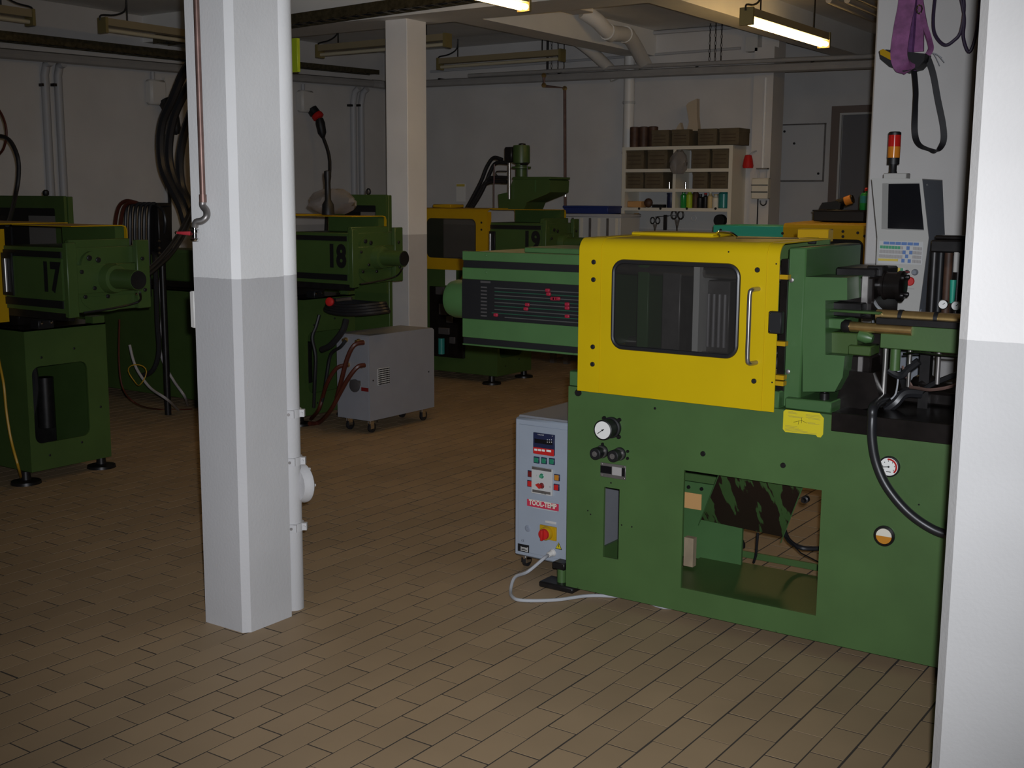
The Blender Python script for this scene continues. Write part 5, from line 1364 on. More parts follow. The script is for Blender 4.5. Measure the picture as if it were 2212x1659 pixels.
# ================================================================ things around machines 17 and 18
# hose manifold with hanging hoses above the bed of 18 (left of the column)
Ym = 5.72
def hm_(px, py, d=0): return gy(px, py, Ym + d)
MF = thing('hose_manifold', 'black hose manifold with bundled hoses beside machine seventeen', 'manifold', hm_(320, 560))
a, b_ = hm_(318, 438), hm_(345, 550)
MB().box(a.x, b_.x, Ym, Ym + .12, b_.z, a.z, c=.006).build('upright', 'black_steel', MF)
MB().cyl((b_.x - .05, Ym + .06, 0), (b_.x - .05, Ym + .06, b_.z + .02), .025, n=10).build('stand_post', 'black_steel', MF)
a, b_ = hm_(292, 438), hm_(345, 446); MB().box(a.x, b_.x, Ym - .02, Ym + .1, b_.z, a.z, c=.004).build('top_bar', 'black_steel', MF)
for k in range(6):
    px = 272 + k * 10
    MB().tube([hm_(px + 14, 440, -.01), hm_(px + 4, 442, -.03), hm_(px, 460, -.03), hm_(px - 1, 500, -.03), hm_(px, 560, -.02), hm_(px + 2, 640, 0)], .013, n=8, smooth=5).build('hose', 'rubber', MF)
for k in range(2):
    px = 248 + k * 12
    MB().tube([hm_(300, 440, -.02), hm_(px + 25, 434 + k * 3, -.04), hm_(px + 8, 448, -.05), hm_(px, 490, -.05), hm_(px - 2, 540, -.04), hm_(px, 640, 0)], .014, n=8, smooth=5).build('hose', 'red_hose', MF)
MB().tube([hm_(340, 444, -.01), hm_(352, 455, -.03), hm_(357, 480, -.03), hm_(355, 503, -.02)], .012, n=8, smooth=5).build('hose', 'rubber', MF)
for py in (522, 537, 548): MB().ball(hm_(343, py, -.01), .02, n=8).build('fitting', 'black_steel', MF)
# thick black hoses from the ceiling run down behind the column
Yt = 5.55
for k, pts in enumerate(([(470, -60), (445, 50), (420, 120), (395, 160), (372, 215), (352, 260), (346, 310), (352, 365), (372, 410), (392, 450), (405, 500)],
                         [(485, -60), (450, 90), (420, 165), (402, 195), (378, 245), (366, 300), (366, 350), (380, 400), (400, 430), (415, 470)],
                         [(500, -60), (455, 140), (425, 215), (410, 250), (395, 300), (388, 350), (392, 400), (405, 430), (420, 450)])):
    hose([gy(px, py, Yt + k * .09) for px, py in pts], .030, 'rubber', ['outermost thick black hose bowing out behind the front column', 'middle thick black hose of the three behind the front column', 'innermost thick black hose tucked behind the front column'][k], 'thick black hoses behind the front column')
for k, pts in enumerate(([(418, 440), (395, 490), (370, 530), (345, 560), (318, 585)], [(418, 455), (398, 505), (372, 545), (345, 572), (316, 596)])):
    hose([gy(px, py, Yv + k * .05) for (px, py), Yv in zip(pts, (5.5, 5.2, 4.95, 4.7, 4.5))] + [gy(pts[-1][0] - 20, pts[-1][1] + 12, 4.35 + k * .03), gy(pts[-1][0] - 60, pts[-1][1] + 30, 4.33)], .014, 'rubber', ['upper black hose slanting from behind the front column to machine seventeen', 'lower black hose slanting from behind the front column to machine seventeen'][k], 'slanting hoses')
hose([gy(332, 545, 5.74), gy(335, 560, 5.62), gy(338, 640, 5.62), gy(340, 700, 5.62), gy(343, 760, 5.62), gy(330, 800, 5.6), gy(305, 812, 5.58)], .018, 'rubber', 'black hose hanging straight down beside machine seventeen')
hose([gy(355, 560, 5.8), gy(346, 610, 5.8), gy(350, 680, 5.8), gy(345, 740, 5.8), gy(352, 780, 5.8), gy(375, 822, 5.8), gy(398, 855, 5.8), gz(405, 875, .02)], .010, 'hose_clear', 'longer clear hose trailing to the floor beside the front column', 'clear hoses beside machine seventeen')
hose([gy(280, 745, 5.5), gy(288, 778, 5.5), gy(300, 805, 5.5), gy(325, 838, 5.5), gy(360, 862, 5.5), gz(385, 885, .02)], .010, 'hose_clear', 'shorter clear hose trailing to the floor behind machine seventeen', 'clear hoses beside machine seventeen')
hose([gy(258, 690, 5.3), gy(257, 780, 5.3), gy(266, 840, 5.3), gy(295, 872, 5.3), gz(340, 884, .01), gz(415, 884, .01)], .006, 'red_hose', 'thin brown cable lying on the floor behind machine seventeen', cat='cable')
m = MB(); q = gy(297, 810, 5.45); m.tube([q + Vector((.09 * cos(t_), .02 * sin(2 * t_), .075 * sin(t_))) for t_ in [i * pi / 9 for i in range(18)]], .004, n=5, closed=True)
m.build('cable_loop', 'cable_yellow', label='thin yellow brown cable loop hanging beside machine seventeen', cat='cable')
MB().tube([gy(-14, 712, 3.86), gy(-10, 735, 3.80), gy(-2, 780, 3.75), gy(8, 830, 3.72), gy(14, 890, 3.72), gy(24, 950, 3.72), gy(40, 1010, 3.72), gz(46, 1035, .01)], .007, n=6, smooth=5).build('cable', 'cable_yellow', label='yellow cable hanging down the base of machine seventeen', cat='cable')
# hoses over machine 17 at the frame edge
hose([gy(-25, 300, 4.6), gy(0, 294, 4.6), gy(22, 305, 4.6), gy(38, 340, 4.6), gy(40, 380, 4.6), gy(33, 425, 4.55), gy(22, 470, 4.3), gy(15, 486, 4.2)], .014, 'rubber', 'black hose arching over machine seventeen')
hose([gy(-15, 220, 4.62), gy(5, 250, 4.62), gy(14, 285, 4.62), gy(8, 320, 4.62), gy(-10, 345, 4.62), gy(-22, 390, 4.62), gy(-15, 440, 4.5), gy(-5, 482, 4.2)], .008, 'red_hose', 'thin dark red hose curling over machine seventeen')
# wall sockets with red plugs
def cee(px, py, label, ztop):
    w = gx(px, py, XL + .04)
    t = thing('power_socket', label, 'socket', (XL, w.y, w.z - .2), 'red power sockets on the long wall')
    MB().box(XL, XL + .10, w.y - .09, w.y + .09, w.z - .13, w.z + .09, c=.02).build('socket_box', 'plastic_white', t)
    MB().cyl((XL + .04, w.y - .02, w.z + .08), (XL + .04, w.y - .02, ztop), .02, n=10).build('conduit', 'conduit', t)
    p = Vector((XL + .12, w.y + .08, w.z - .14))
    MB().lathe(p + Vector((-.04, -.02, .05)), (.5, .25, -.8), [(0, .055), (.06, .06), (.07, .05)], n=16).build('socket_flange', 'black', t)
    MB().lathe(p, (.5, .25, -.8), [(0, .05), (.02, .062), (.05, .062), (.06, .05), (.07, .0005)], n=16).build('plug_collar', 'red', t)
    e = p + Vector((.5, .25, -.8)).normalized() * .06
    MB().lathe(e, (.15, .1, -1), [(0, .04), (.05, .05), (.15, .045), (.2, .02)], n=14).build('plug', 'black', t)
    return t, e + Vector((.03, .02, -.19))
t1, e1 = cee(335, 195, 'grey wall socket with red plug above the hose manifold', 2.72)
t2, e2 = cee(658, 215, 'grey wall socket with red plug seen right of the front column', 2.76)
MB().tube([e1, gx(358, 300, XL + .12), gx(366, 420, XL + .06), gx(368, 520, XL + .05), gx(372, 625, XL + .05)], .016, n=8, smooth=5).build('plug_cable', 'rubber', t1)
MB().tube([e2, e2 + Vector((.05, .04, -.25)), e2 + Vector((.03, .01, -.7)), e2 + Vector((.02, -.02, -1.15))], .018, n=8, smooth=5).build('plug_cable', 'rubber', t2)
# plastic bag and grease gun on machine 18
def crumple(c, rx, ry, h, seed=0.0, n=22, k=7):
    m = MB(); pts = []
    for j in range(k):
        f = j / (k - 1); w = (sin(pi * (.12 + .80 * f)) ** .7)
        for i in range(n):
            t_ = 2 * pi * i / n
            r = w * (1 + .16 * sin(3 * t_ + seed + f * 3) + .12 * sin(5 * t_ - f * 5 + seed) + .08 * sin(9 * t_ + f * 9))
            pts.append((c[0] + rx * r * cos(t_) + rx * .2 * f * sin(seed), c[1] + ry * r * sin(t_), c[2] + h * f + h * .05 * sin(4 * t_ + seed) * f))
    m.add(pts, [(j * n + i, j * n + (i + 1) % n, j * n + n + (i + 1) % n, j * n + n + i) for j in range(k - 1) for i in range(n)] + [tuple(range(n)), tuple(range((k - 1) * n, k * n))])
    return m
q = gy(706, 438, 6.28)
m = crumple((q.x, 6.33, 1.497), .20, .10, .17, 1.0)
m.build('plastic_bag', 'bag', label='crumpled clear plastic bag lying on machine eighteen', cat='bag')
q = gy(709, 462, 6.15); q1 = gy(710, 386, 6.15)
MB().lathe((q.x, 6.15, 1.496), (0, 0, 1), [(0, .045), (.07, .04), (.10, .022), (q1.z - q.z - .02, .02), (q1.z - q.z + .02, .026), (q1.z - q.z + .055, .024), (q1.z - q.z + .06, .01)], n=14).build('grease_gun', 'black', label='black grease gun standing upright on machine eighteen', cat='grease gun')

# ================================================================ hopper loader of machine 19
YL = 8.62
def lp(px, py, d=0): return gy(px, py, YL + d)
HL = thing('hopper_loader', 'dark green granulate hopper with loader drum above machine 19', 'hopper', lp(1115, 452))
q = [lp(1110, 385), lp(1115, 381), lp(1180, 383), lp(1189, 390), lp(1188, 415), lp(1180, 420), lp(1138, 437), lp(1132, 452), lp(1078, 452), lp(1076, 420), lp(1098, 415)]
MB().prism([(p.x, p.z) for p in q], 'y', YL, YL + .30).build('hopper', 'far_green', HL)
MB().box(lp(1108, 382).x, lp(1190, 382).x, YL - .01, YL + .31, lp(1150, 387).z, lp(1150, 382).z, c=.003).build('hopper_rim', 'far_green', HL)
MB().box(lp(1156, 388).x, lp(1158, 388).x, YL - .004, YL, lp(1156, 415).z, lp(1156, 388).z).build('seam', 'mint', HL)
a, b_ = lp(1112, 385), lp(1112, 313)
MB().lathe((a.x, YL + .1, a.z), (0, 0, 1), [(0, .05), (.08, .05), (.085, .085), (.10, .085), (.105, .05), (b_.z - a.z - .16, .05), (b_.z - a.z - .15, .075), (b_.z - a.z - .02, .075), (b_.z - a.z, .07), (b_.z - a.z, .0005)], n=20).build('loader_drum', 'far_green', HL)
MB().box(lp(1083, 330).x, lp(1100, 330).x, YL + .04, YL + .16, lp(1090, 350).z, lp(1090, 317).z, c=.01).build('motor', 'black_steel', HL)
MB().lathe(lp(1128, 318, .1), (0, 0, 1), [(-.03, .02), (0, .035), (.03, .03), (.035, .01)], n=12).build('valve_cap', 'black_steel', HL)
MB().tube([lp(1125, 354, .05), lp(1140, 354, .05)], .012, n=8).build('side_arm', 'black_steel', HL)
MB().cyl(lp(1139, 384, .05), lp(1139, 350, .05), .004, n=6).build('rod', 'black_steel', HL)
MB().cyl(lp(1100, 430, -.02), lp(1100, 352, -.02), .014, n=10).build('sight_tube', 'steel', HL)
for pts in ([(1085, 345), (1066, 341), (1052, 360), (1040, 390), (1022, 425), (1008, 450)], [(1100, 352), (1072, 352), (1060, 370), (1050, 395), (1035, 425), (1018, 452)], [(1095, 384), (1062, 384), (1048, 395), (1030, 425), (1012, 452)], [(1095, 393), (1060, 393), (1042, 405), (1028, 430), (1016, 452)]):
    MB().tube([lp(px, py, .02) for px, py in pts], .017, n=8, smooth=5).build('conveying_hose', 'rubber', HL)
MB().tube([lp(1068, 355), lp(1067, 400), lp(1067, 450)], .006, n=6).build('cable', 'red_hose', HL)
MB().tube([lp(1095, 370), lp(1075, 370), lp(1071, 374), lp(1075, 381)], .005, n=6, smooth=3).build('cable', 'rubber', HL)
MB().box(lp(1074, 425).x, lp(1095, 425).x, YL + .02, YL + .2, lp(1085, 452).z, lp(1085, 420).z, c=.006).build('throat_block', 'black_steel', HL)
# white notice with dark head on the wall
q = gy(995, 415, YF - .006)
nt_ = MB().box(q.x - .06, q.x + .06, YF - .006, YF, q.z - .10, q.z + .09).build('notice_sheet', 'paper', label='small white notice on the end wall left of the hopper loader', cat='notice')
MB().box(q.x - .055, q.x + .055, YF - .008, YF - .006, q.z + .06, q.z + .085).build('notice_head', 'key_yellow', nt_)
# ================================================================ machine behind the foreground one, by the pier
Y2 = 8.0
R2 = thing('injection_moulding_machine', 'moulding machine with teal clamp cover and yellow hood behind the foreground machine', 'machine', (-2.9, 8.4, 0))
hx0, hx1 = gy(1692, 490, Y2).x, gy(1889, 540, Y2).x
hz1 = gy(1700, 482, Y2).z; hz0 = .86
wx0, wx1 = hx0 + .14, hx1 - .075
wz1 = gy(1830, 517, Y2).z
hd = MB().frame(hx0, hx1, hz0, hz1 - .03, wx0, wx1, hz0 + .16, wz1, .05, 'y', Y2, Y2 + .004, n=6).build('hood', 'deep_yellow', R2)
MB().prism([(Y2, hz1 - .03), (Y2 + .01, hz1 - .008), (Y2 + .03, hz1), (Y2 + .6, hz1 + .012), (Y2 + .6, hz1 + .006), (Y2 + .03, hz1 - .005), (Y2 + .004, hz1 - .03)], 'x', hx0, hx1).build('hood_roof', 'deep_yellow', hd)
MB().box(wx0 - .01, wx1 + .01, Y2 + .004, Y2 + .008, hz0 + .15, wz1 + .01).build('hood_pane', 'smoked', hd)
for px, py in ((1690.5, 504), (1796, 508), (1821, 500), (1821, 511), (1853, 503), (1868, 510)): bolt(hd, gy(px, py, Y2), (0, -1, 0), .010, .005, 'black')
MB().box(hx0 + .02, hx1 - .02, Y2 + .3, Y2 + .58, hz0 + .05, hz1 - .08).build('mould_block', 'black_steel', R2)
MB().box(hx0 - .02, 0.2, Y2 + .05, Y2 + .80, .06, .86, c=.006).build('base', 'far_green', R2)
for x in (hx0 + .05, -.1):
    for y in (Y2 + .12, Y2 + .7): MB().cyl((x, y, 0), (x, y, .06), .05, n=12).build('levelling_foot', 'black_steel', R2)
tx0 = gy(1540, 495, Y2 + .03).x; tz1 = gy(1600, 487, Y2 + .03).z
tc_ = MB().box(tx0, hx0, Y2 + .03, Y2 + .5, .96, tz1, c=.006).build('clamp_cover', 'teal', R2)
for px, py in ((1557, 497), (1584, 507)): bolt(tc_, gy(px, py, Y2 + .03), (0, -1, 0), .010, .005, 'black')
MB().box(hx1 - .6, hx1 + .8, Y2 + .15, Y2 + .55, .86, 1.1, c=.02).build('injection_unit', 'far_green', R2)
# things lying on its hood
zr = hz1 + .008; yt = Y2 + .36
def op(px, py, d=0): return gy(px, py, yt + d)
a, b_ = op(1768, 453), op(1876, 478)
tb = thing('tool_tray', 'black tool tray lying on the rear yellow hood', 'tray', ((a.x + b_.x) / 2, yt, zr))
m = MB(); m.box(a.x, b_.x, yt - .10, yt + .14, zr + .004, a.z, c=.006); m.build('tray', 'black', tb)
m = MB(); m.box(a.x - .006, b_.x + .006, yt - .106, yt + .146, a.z - .012, a.z, c=.003); m.build('rim', 'black_steel', tb)
ptc = thing('heat_gun', 'black and orange hand tool lying across the tool tray', 'tool', (op(1800, 450).x, yt, a.z))
q = [op(1773, 452), op(1780, 438), op(1812, 434), op(1820, 440), op(1818, 452)]
MB().prism([(p.x, p.z) for p in q], 'y', yt - .04, yt + .04).build('body', 'black', ptc)
MB().tube([op(1808, 440), op(1828, 434), op(1843, 430)], .030, n=10).build('grip', 'oily_black', ptc)
MB().tube([op(1826, 435, -.01), op(1840, 430, -.01)], .033, n=10).build('grip_band', 'orange', ptc)
a2, b2_ = op(1868, 456), op(1868, 413)
cn = thing('spray_can', 'green spray can with red button on the tool tray', 'spray can', (a2.x, yt, a.z))
h = b2_.z - a.z
MB().lathe((a2.x + .01, yt, a.z + .0005), (0, 0, 1), [(0, .044), (.004, .047), (h - .03, .047), (h - .012, .035), (h - .01, .012), (h, .012)], n=20).build('can', 'bottle_green', cn)
MB().lathe((a2.x + .01, yt, a.z + h), (0, 0, 1), [(0, .018), (.018, .018), (.024, .012)], n=14).build('button', 'red', cn)
MB().lathe((a2.x + .01, yt, a.z + .05), (0, 0, 1), [(0, .0476), (.05, .0476)], n=20).build('label_band', 'bottle_teal', cn)

# ================================================================ shelf on the end wall
YSF, YSB = 10.2, YF
def sp_(px, py, Y=YSF): return gy(px, py, Y)
sx0, sx1 = sp_(1343, 390).x, sp_(1581, 390).x
szT = sp_(1450, 316).z
rows = [szT, (sp_(1400, 365).z), (sp_(1400, 407.5).z), (sp_(1400, 448.5).z)]
sbot = sp_(1400, 482).z - .05
SH = thing('storage_shelf', 'cream open shelf with two bays fixed on the end wall', 'shelf', ((sx0 + sx1) / 2, YF, sbot))
smid = sp_(1456, 390).x
for x, nm in ((sx0, 'side_board'), (sx1 - .036, 'side_board')): MB().box(x, x + .036, YSF, YSB, sbot, szT + .0).build(nm, 'offwhite', SH)
MB().box(smid - .016, smid + .016, YSF + .002, YSB, rows[3] - .018, szT).build('divider', 'offwhite', SH)
for z in rows: MB().box(sx0 + .036, sx1 - .036, YSF - .002, YSB, z - .030, z).build('shelf_board', 'offwhite', SH)
MB().box(sx0 + .02, sx1 - .02, YSB - .012, YSB - .002, sbot, szT - .03).build('back_board', 'panel_grey', SH)
for px in (1381, 1427, 1484, 1546): MB().lathe(sp_(px, 450.5), (0, -1, 0), [(0, .012), (.006, .012), (.01, .008), (.01, .0005)], n=10).build('hook_knob', 'black', SH)
# cardboard boxes: each a box with flaps lines
def carton(px0, px1, z, h, label, group, dep=.22, y0=None, mt='cardboard'):
    x0, x1 = sp_(px0, 380).x, sp_(px1, 380).x
    y0 = YSF + .02 if y0 is None else y0
    t = thing('storage_box', label, 'box', ((x0 + x1) / 2, y0 + dep / 2, z), group)
    MB().box(x0, x1, y0, y0 + dep, z + .001, z + h, c=.004).build('carton', mt, t)
    MB().box(x0 - .002, x1 + .002, y0 - .003, y0 + dep + .002, z + h - .035, z + h + .003, c=.002).build('lid', mt, t)
    for f in (.25, .45, .65):
        MB().box(x0 + .02, x1 - .03, y0 - .0012, y0, z + h * f - .004, z + h * f + .004).build('print_line', 'cardboard_edge', t)
    return t
hT = sp_(1450, 281).z - szT
for k, (p0, p1) in enumerate(((1407, 1443), (1450, 1487), (1506, 1546), (1552, 1594))): carton(p0, p1, szT, hT, 'brown storage box on top of the shelf, ' + ['touching the wrapped bottles', 'second from the wrapped bottles', 'third from the wrapped bottles', 'at the pilaster end'][k], 'storage boxes on top of the shelf', dep=.24, y0=YSF - .01)
h2 = .20
for k, (p0, p1) in enumerate(((1350, 1387), (1396, 1438))): carton(p0, p1, rows[1], h2 - .01, 'brown storage box on the upper board of the left bay, ' + ['by the side board', 'nearer the divider'][k], 'boxes in the left bay, upper board')
for k, (p0, p1) in enumerate(((1490, 1529), (1535, 1572))): carton(p0, p1, rows[1], h2 - .01, 'brown storage box on the upper board of the right bay, ' + ['nearer the divider', 'by the side board'][k], 'boxes in the right bay, upper board')
for k, (p0, p1) in enumerate(((1350, 1387), (1391, 1430))): carton(p0, p1, rows[2], h2 - .035, 'brown storage box on the middle board of the left bay, ' + ['by the side board', 'nearer the divider'][k], 'boxes in the left bay, middle board')
for k, (p0, p1) in enumerate(((1494, 1526), (1533, 1572))): carton(p0, p1, rows[2], h2 - .035, 'brown storage box on the middle board of the right bay, ' + ['nearer the divider', 'by the side board'][k], 'boxes in the right bay, middle board')
# wrapped jars at the left end of the top
x = sp_(1350, 300).x
for k in range(3):
    MB().lathe((x + .05 + k * .10, YSF + .10, szT), (0, 0, 1), [(0, .045), (.15, .047), (.19, .047), (.195, .03)], n=14).build('wrapped_bottle', 'brown', label='brown wrapped bottle at the corner end of the shelf top', cat='bottle', group='wrapped bottles on the shelf top')
# sacks poking out above the boxes
q = [sp_(1477, 282), sp_(1482, 262), sp_(1476, 227), sp_(1480, 221), sp_(1499, 212), sp_(1499, 250), sp_(1502, 282)]
MB().prism([(p.x, p.z) for p in q], 'y', YSF + .06, YSF + .12).build('paper_sack', 'sack', label='tall beige sack end sticking up from the shelf top boxes', cat='sack')
q = [sp_(1452, 282), sp_(1458, 270), sp_(1463, 264), sp_(1467, 282)]
MB().prism([(p.x, p.z) for p in q], 'y', YSF + .06, YSF + .11).build('paper_sack', 'sack', label='small beige sack tip sticking up from the shelf top boxes', cat='sack')
# clear bags stuffed over the upper boxes
for k, (p0, p1) in enumerate(((1398, 1440), (1495, 1545))):
    x0, x1 = sp_(p0, 330).x, sp_(p1, 330).x
    crumple(((x0 + x1) / 2, YSF + .14, rows[1] + h2 - .002), (x1 - x0) / 2, .08, .035, k).build('plastic_film', 'bag', label='crumpled clear film stuffed above the upper storage boxes', cat='film', group='film above the boxes')
# bag hanging over the divider
q = sp_(1472, 350)
crumple((q.x, YSF - .06, rows[1] - .05), .085, .055, .21, 2.2).build('hanging_bag', 'bag', label='bulging clear bag hanging in front of the shelf divider', cat='bag')
for px in (1441, 1476):
    q = sp_(px, 400); MB().cyl((q.x, YSF + .05, rows[2]), (q.x, YSF + .05, sp_(px, 394).z), .012, n=10).build('metal_tube', 'chrome', label='bright metal tube standing on the middle board in the ' + ('left' if px < 1456 else 'right') + ' shelf bay', cat='tube', group='metal tubes on the shelf')
# lower board: small bottles and cans
def jar(px, h, r, mt, capm, label, dy=.08, neck=.5):
    q = sp_(px, 445)
    t = thing('bottle', label, 'bottle', (q.x, YSF + dy, rows[3]), 'bottles and cans on the lowest shelf board')
    MB().lathe((q.x, YSF + dy, rows[3] + .0005), (0, 0, 1), [(0, r * .9), (.006, r), (h * .72, r), (h * .82, r * neck), (h * .9, r * neck)], n=14).build('body', mt, t)
    MB().lathe((q.x, YSF + dy, rows[3] + h * .9), (0, 0, 1), [(0, r * neck * 1.15), (h * .1, r * neck * 1.1)], n=12).build('cap', capm, t)
jar(1468, .16, .030, 'bottle_green', 'ink', 'dark green bottle leftmost in the right bay of the lowest board')
jar(1481, .17, .032, 'lime', 'bottle_green', 'bright green spray bottle on the lowest shelf board')
jar(1494, .19, .030, 'brown', 'red', 'brown bottle on the lowest shelf board beside the green bottle')
jar(1504, .13, .030, 'black', 'black', 'squat black can on the lowest shelf board')
jar(1515.5, .14, .024, 'black', 'red', 'black can with red cap on the lowest shelf board')
jar(1526, .15, .026, 'cream', 'offwhite', 'cream bottle with pale cap on the lowest shelf board')
jar(1538, .13, .034, 'offwhite', 'cream', 'pale tub on the lowest shelf board')
jar(1555, .18, .050, 'bottle_teal', 'black', 'wide teal canister on the lowest shelf board', neck=.7)
jar(1570, .20, .026, 'wood', 'offwhite', 'slim tan bottle at the right end of the lowest board')
jar(1441, .14, .04, 'navy', 'navy', 'dark blue can beside the divider on the lowest board', neck=.95)
q = sp_(1362, 445); MB().box(q.x - .06, q.x + .09, YSF + .04, YSF + .16, rows[3] + .0005, rows[3] + .06, c=.006).build('small_carton', 'orange_card', label='flat orange carton at the left end of the lowest shelf board', cat='box')
q = sp_(1391, 442); MB().ball((q.x, YSF + .09, rows[3] + .045), .045, n=12, sc=(1, .8, 1)).build('wire_ball', 'brown', label='dark ball of wire on the lowest shelf board', cat='wire')
q = sp_(1415, 446); MB().box(q.x - .06, q.x + .06, YSF + .05, YSF + .12, rows[3] + .0005, rows[3] + .03, c=.004).build('small_tool', 'black', label='dark hand tool lying on the lowest shelf board', cat='tool')
# tools hanging below the shelf
Yt2 = YSF + .01
def scissors(px, py, s, label):
    c = gy(px, py, Yt2)
    t = thing('scissors', label, 'scissors', (c.x, Yt2, c.z - .1), 'scissors below the shelf')
    for sg in (-1, 1):
        m = MB(); m.tube([c + Vector((sg * (.025 + .020 * cos(a)) * s, 0, (.03 + .028 * sin(a)) * s)) for a in [k * pi / 5 for k in range(10)]], .006 * s, n=6, closed=True); m.build('handle', 'black', t)
        m = MB(); m.add([c + Vector((sg * .02 * s, dy, .0)) for dy in (-.003, .003)] + [c + Vector((sg * .004 * s, dy, .0)) for dy in (-.003, .003)] + [c + Vector((-sg * .012 * s, dy, -.12 * s)) for dy in (-.003, .003)], [(0, 2, 4), (1, 3, 5), (0, 1, 3, 2), (2, 3, 5, 4), (4, 5, 1, 0)]); m.build('blade', 'dull_steel', t)
    MB().tube([c + Vector((0, .0, .06 * s)), c + Vector((0, .06, .065 * s)), c + Vector((0, YSB - .012 - Yt2, .065 * s))], .003, n=5).build('hanging_nail', 'black', t)
scissors(1415, 484, 1.1, 'small black scissors hanging below the left bay')
scissors(1463, 474, 1.4, 'large black scissors hanging below the right bay')
a, b_ = gy(1433, 464, Yt2), gy(1439, 497, Yt2)
tt = MB().box(a.x, b_.x, Yt2, Yt2 + .02, b_.z, a.z, c=.003).build('file_tool', 'black', label='black flat file hanging below the shelf between the scissors', cat='tool')
MB().tube([((a.x + b_.x) / 2, Yt2 + .01, a.z - .01), ((a.x + b_.x) / 2, YSB - .012, a.z - .01)], .003, n=5).build('nail', 'black', tt)
q = gy(1499, 471, YSB - .02); MB().tube([Vector((q.x + .025 * cos(a_), YSB - .022, q.z + .025 * sin(a_))) for a_ in [k * pi / 8 for k in range(16)]], .008, n=6, closed=True).build('tape_ring', 'plastic_white', label='white ring hanging on the wall below the shelf', cat='ring')
q = gy(1557, 476, YSF + .1); MB().lathe((q.x, YSF + .06, q.z), (0, 1, 0), [(0, .03), (0, .055), (.06, .055), (.06, .03)], n=20).build('tape_roll', 'black', label='thick black tape roll standing at the right end below the shelf', cat='tape')
q = gy(1372, 474, YSF + .1); MB().box(q.x - .02, q.x + .025, YSF + .1, YSF + .15, q.z - .08, q.z + .06, c=.006).build('brush', 'orange_card', label='orange handled brush hanging at the left end below the shelf', cat='brush')
# workbench under the shelf
bz = 1.12
WB = thing('workbench', 'narrow workbench standing under the wall shelf', 'workbench', (-5.2, 10.2, 0))
MB().box(sx0 - .5, sx1 + .1, 9.85, 10.34, bz - .05, bz, c=.004).build('bench_top', 'panel_grey', WB)
for x in (sx0 - .45, sx1 + .02):
    for y in (9.9, 10.27): MB().box(x, x + .05, y, y + .05, 0, bz - .05).build('leg', 'dull_steel', WB)
MB().box(sx0 - .4, sx1, 9.93, 10.30, .3, .33).build('lower_board', 'wood', WB)
MB().box(gy(1557, 500, 10.15).x - .06, gy(1557, 500, 10.15).x + .06, 10.2, 10.34, bz + .0005, q.z if False else gy(1557, 487, 10.26).z, c=.01).build('tape_stand', 'black_steel', label='black stand carrying the thick tape roll on the workbench', cat='stand')
# crate and blue box
Yx = 9.9
a, b_ = gy(1212, 461, Yx), gy(1340, 500, Yx)
CR = thing('storage_crate', 'grey translucent crate stack standing beside the workbench', 'crate', ((a.x + b_.x) / 2, Yx + .2, bz))
crz = a.z
MB().box(a.x, b_.x, Yx, Yx + .38, bz + .0, crz, c=.008).build('crate', 'panel_grey', CR)
MB().box(a.x - .01, b_.x + .01, Yx - .01, Yx + .39, crz - .03, crz, c=.006).build('rim', 'conduit', CR)
for k in range(7): 
    xx = a.x + .04 + k * (b_.x - a.x - .08) / 6
    MB().box(xx - .012, xx + .012, Yx - .008, Yx, bz + .02, crz - .04).build('rib', 'dull_steel' if k % 2 else 'offwhite', CR)
a2, b2_ = gy(1217, 444, Yx + .04), gy(1313, 460, Yx + .04)
BB = thing('blue_box', 'dark blue plastic box lying on the grey crate', 'box', ((a2.x + b2_.x) / 2, Yx + .2, crz))
MB().box(a2.x, b2_.x, Yx + .04, Yx + .30, crz + .0005, a2.z, c=.006).build('box', 'blue_box', BB)
MB().box(a2.x - .006, b2_.x + .006, Yx + .034, Yx + .306, a2.z - .02, a2.z, c=.004).build('rim', 'blue_box', BB)

# extend the bench below the crate
MB().box(gy(1200, 500, Yx).x - .1, sx0 - .5, 9.85, 10.34, bz - .05, bz - .0005).build('bench_extension', 'panel_grey', WB)
MB().box(gy(1200, 500, Yx).x - .05, gy(1200, 500, Yx).x, 9.9, 9.95, 0, bz - .05).build('leg', 'dull_steel', WB)
# socket panel and red cap on the pilaster
YPL = 10.40
a, b_ = gy(1630, 385, YPL), gy(1664, 430, YPL)
SB = thing('power_socket', 'beige triple socket box with cable loop on the narrow pilaster', 'socket', ((a.x + b_.x) / 2, YPL, b_.z))
MB().box(a.x, b_.x, YPL - .07, YPL, b_.z, a.z, c=.008).build('casing', 'offwhite', SB)
for k in range(2):
    z = a.z + (b_.z - a.z) * (k + 1) / 3
    MB().box(a.x, b_.x, YPL - .073, YPL - .07, z - .004, z + .004).build('seam', 'ink', SB)
for px in (1642, 1657):
    q = gy(px, 380, YPL); MB().cyl((q.x, YPL - .03, a.z), (q.x, YPL - .03, gy(px, 364, YPL).z), .008, n=8).build('conduit', 'conduit', SB)
MB().box(gy(1638, 364, YPL).x, gy(1662, 364, YPL).x, YPL - .05, YPL, gy(1650, 366, YPL).z, gy(1650, 363, YPL).z).build('clip_rail', 'dull_steel', SB)
q = gy(1649, 433, YPL - .03); MB().tube([q + Vector((-.03, 0, .0)), q + Vector((-.025, 0, -.03)), q + Vector((0, 0, -.045)), q + Vector((.025, 0, -.03)), q + Vector((.03, 0, .0))], .006, n=6, smooth=4).build('cable_loop', 'rubber', SB)
q = gy(1637, 440, YPL - .01); MB().cyl((q.x, YPL - .01, .5), (q.x, YPL - .01, b_.z), .006, n=6).build('cable', 'rubber', SB)
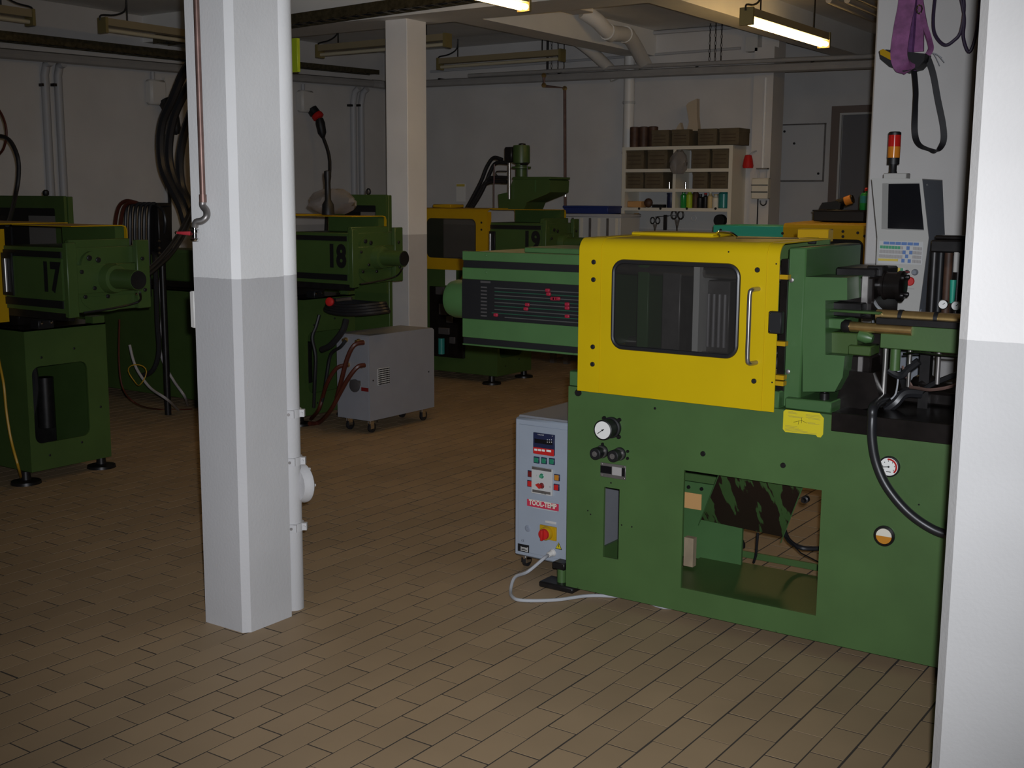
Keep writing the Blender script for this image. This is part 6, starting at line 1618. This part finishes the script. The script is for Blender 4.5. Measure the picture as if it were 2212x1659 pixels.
MB().cyl((gy(1655, 200, YPL).x, YPL - .02, gy(1655, 364, YPL).z), (gy(1655, 200, YPL).x, YPL - .02, 2.7), .012, n=8).build('conduit', 'white_paint', label='thin white conduit running up the pilaster', cat='pipe')
q = gy(1621, 345, YSF + .2)
RC = thing('red_horn', 'red bell shaped plug socket hanging beside the shelf', 'socket', (q.x, 10.35, gy(1621, 363, 10.35).z))
MB().lathe((q.x + .0, 10.35, gy(1621, 363, 10.35).z), (0, 0, 1), [(0, .046), (.02, .050), (.08, .040), (.115, .030), (.12, .012)], n=16).build('bell', 'red', RC)
MB().tube([(q.x, 10.35, gy(1621, 338, 10.35).z), gy(1624, 330, 10.35), gy(1634, 326, 10.40)], .006, n=6, smooth=3).build('cord', 'cable_grey', RC)
# whiteboard
Yw = 11.895
a, b_ = gy(1688, 270, Yw), gy(1778, 390, Yw)
WBD = thing('whiteboard', 'pinned whiteboard with drawing sheets on the shaded back wall', 'whiteboard', ((a.x + b_.x) / 2, Yw, b_.z))
MB().box(a.x, b_.x, Yw - .012, Yw, b_.z, a.z).build('board', 'board_white', WBD)
for z0_, z1_ in ((a.z - .008, a.z + .006), (b_.z - .012, b_.z + .004)): MB().box(a.x, b_.x + .01, Yw - .02, Yw, z0_, z1_).build('frame_rail', 'dull_steel', WBD)
MB().box(b_.x - .004, b_.x + .008, Yw - .02, Yw, b_.z, a.z).build('frame_rail', 'dull_steel', WBD)
for pts in ([(1722, 330), (1741, 276), (1747, 332)], [(1750, 328), (1746, 274), (1770, 318)]):
    q = [gy(px, py, Yw) for px, py in pts]
    MB().prism([(p.x, p.z) for p in q], 'y', Yw - .016, Yw - .0125).build('drawing_sheet', 'board_white', WBD)
for px, py in ((1695, 284), (1716, 310), (1768, 375)): MB().lathe(gy(px, py, Yw - .012), (0, -1, 0), [(0, .012), (.01, .012), (.012, .008), (.012, .0005)], n=10).build('magnet', 'ink', WBD)

# valve bank on the base of machine 19
a, b_ = gy(928, 618, 8.40), gy(1000, 775, 8.40)
vb = MB().box(a.x, b_.x, 8.395, 8.437, b_.z, a.z, c=.004).build('valve_bank', 'oily_black', M19)
for px, py, w2, h2_ in ((952, 628, .05, .035), (968, 640, .04, .03), (958, 668, .045, .05), (972, 690, .035, .03), (960, 715, .06, .03), (978, 735, .03, .03)):
    q = gy(px, py, 8.39); MB().box(q.x - w2, q.x + w2, 8.375, 8.395, q.z - h2_, q.z + h2_, c=.004).build('valve_block', 'tag_grey', vb)
q = gy(955, 745, 8.38); MB().cyl((q.x, 8.37, q.z - .08), (q.x, 8.37, q.z + .06), .03, n=12).build('filter_cup', 'bottle_teal', vb)
bpy.context.view_layer.update()
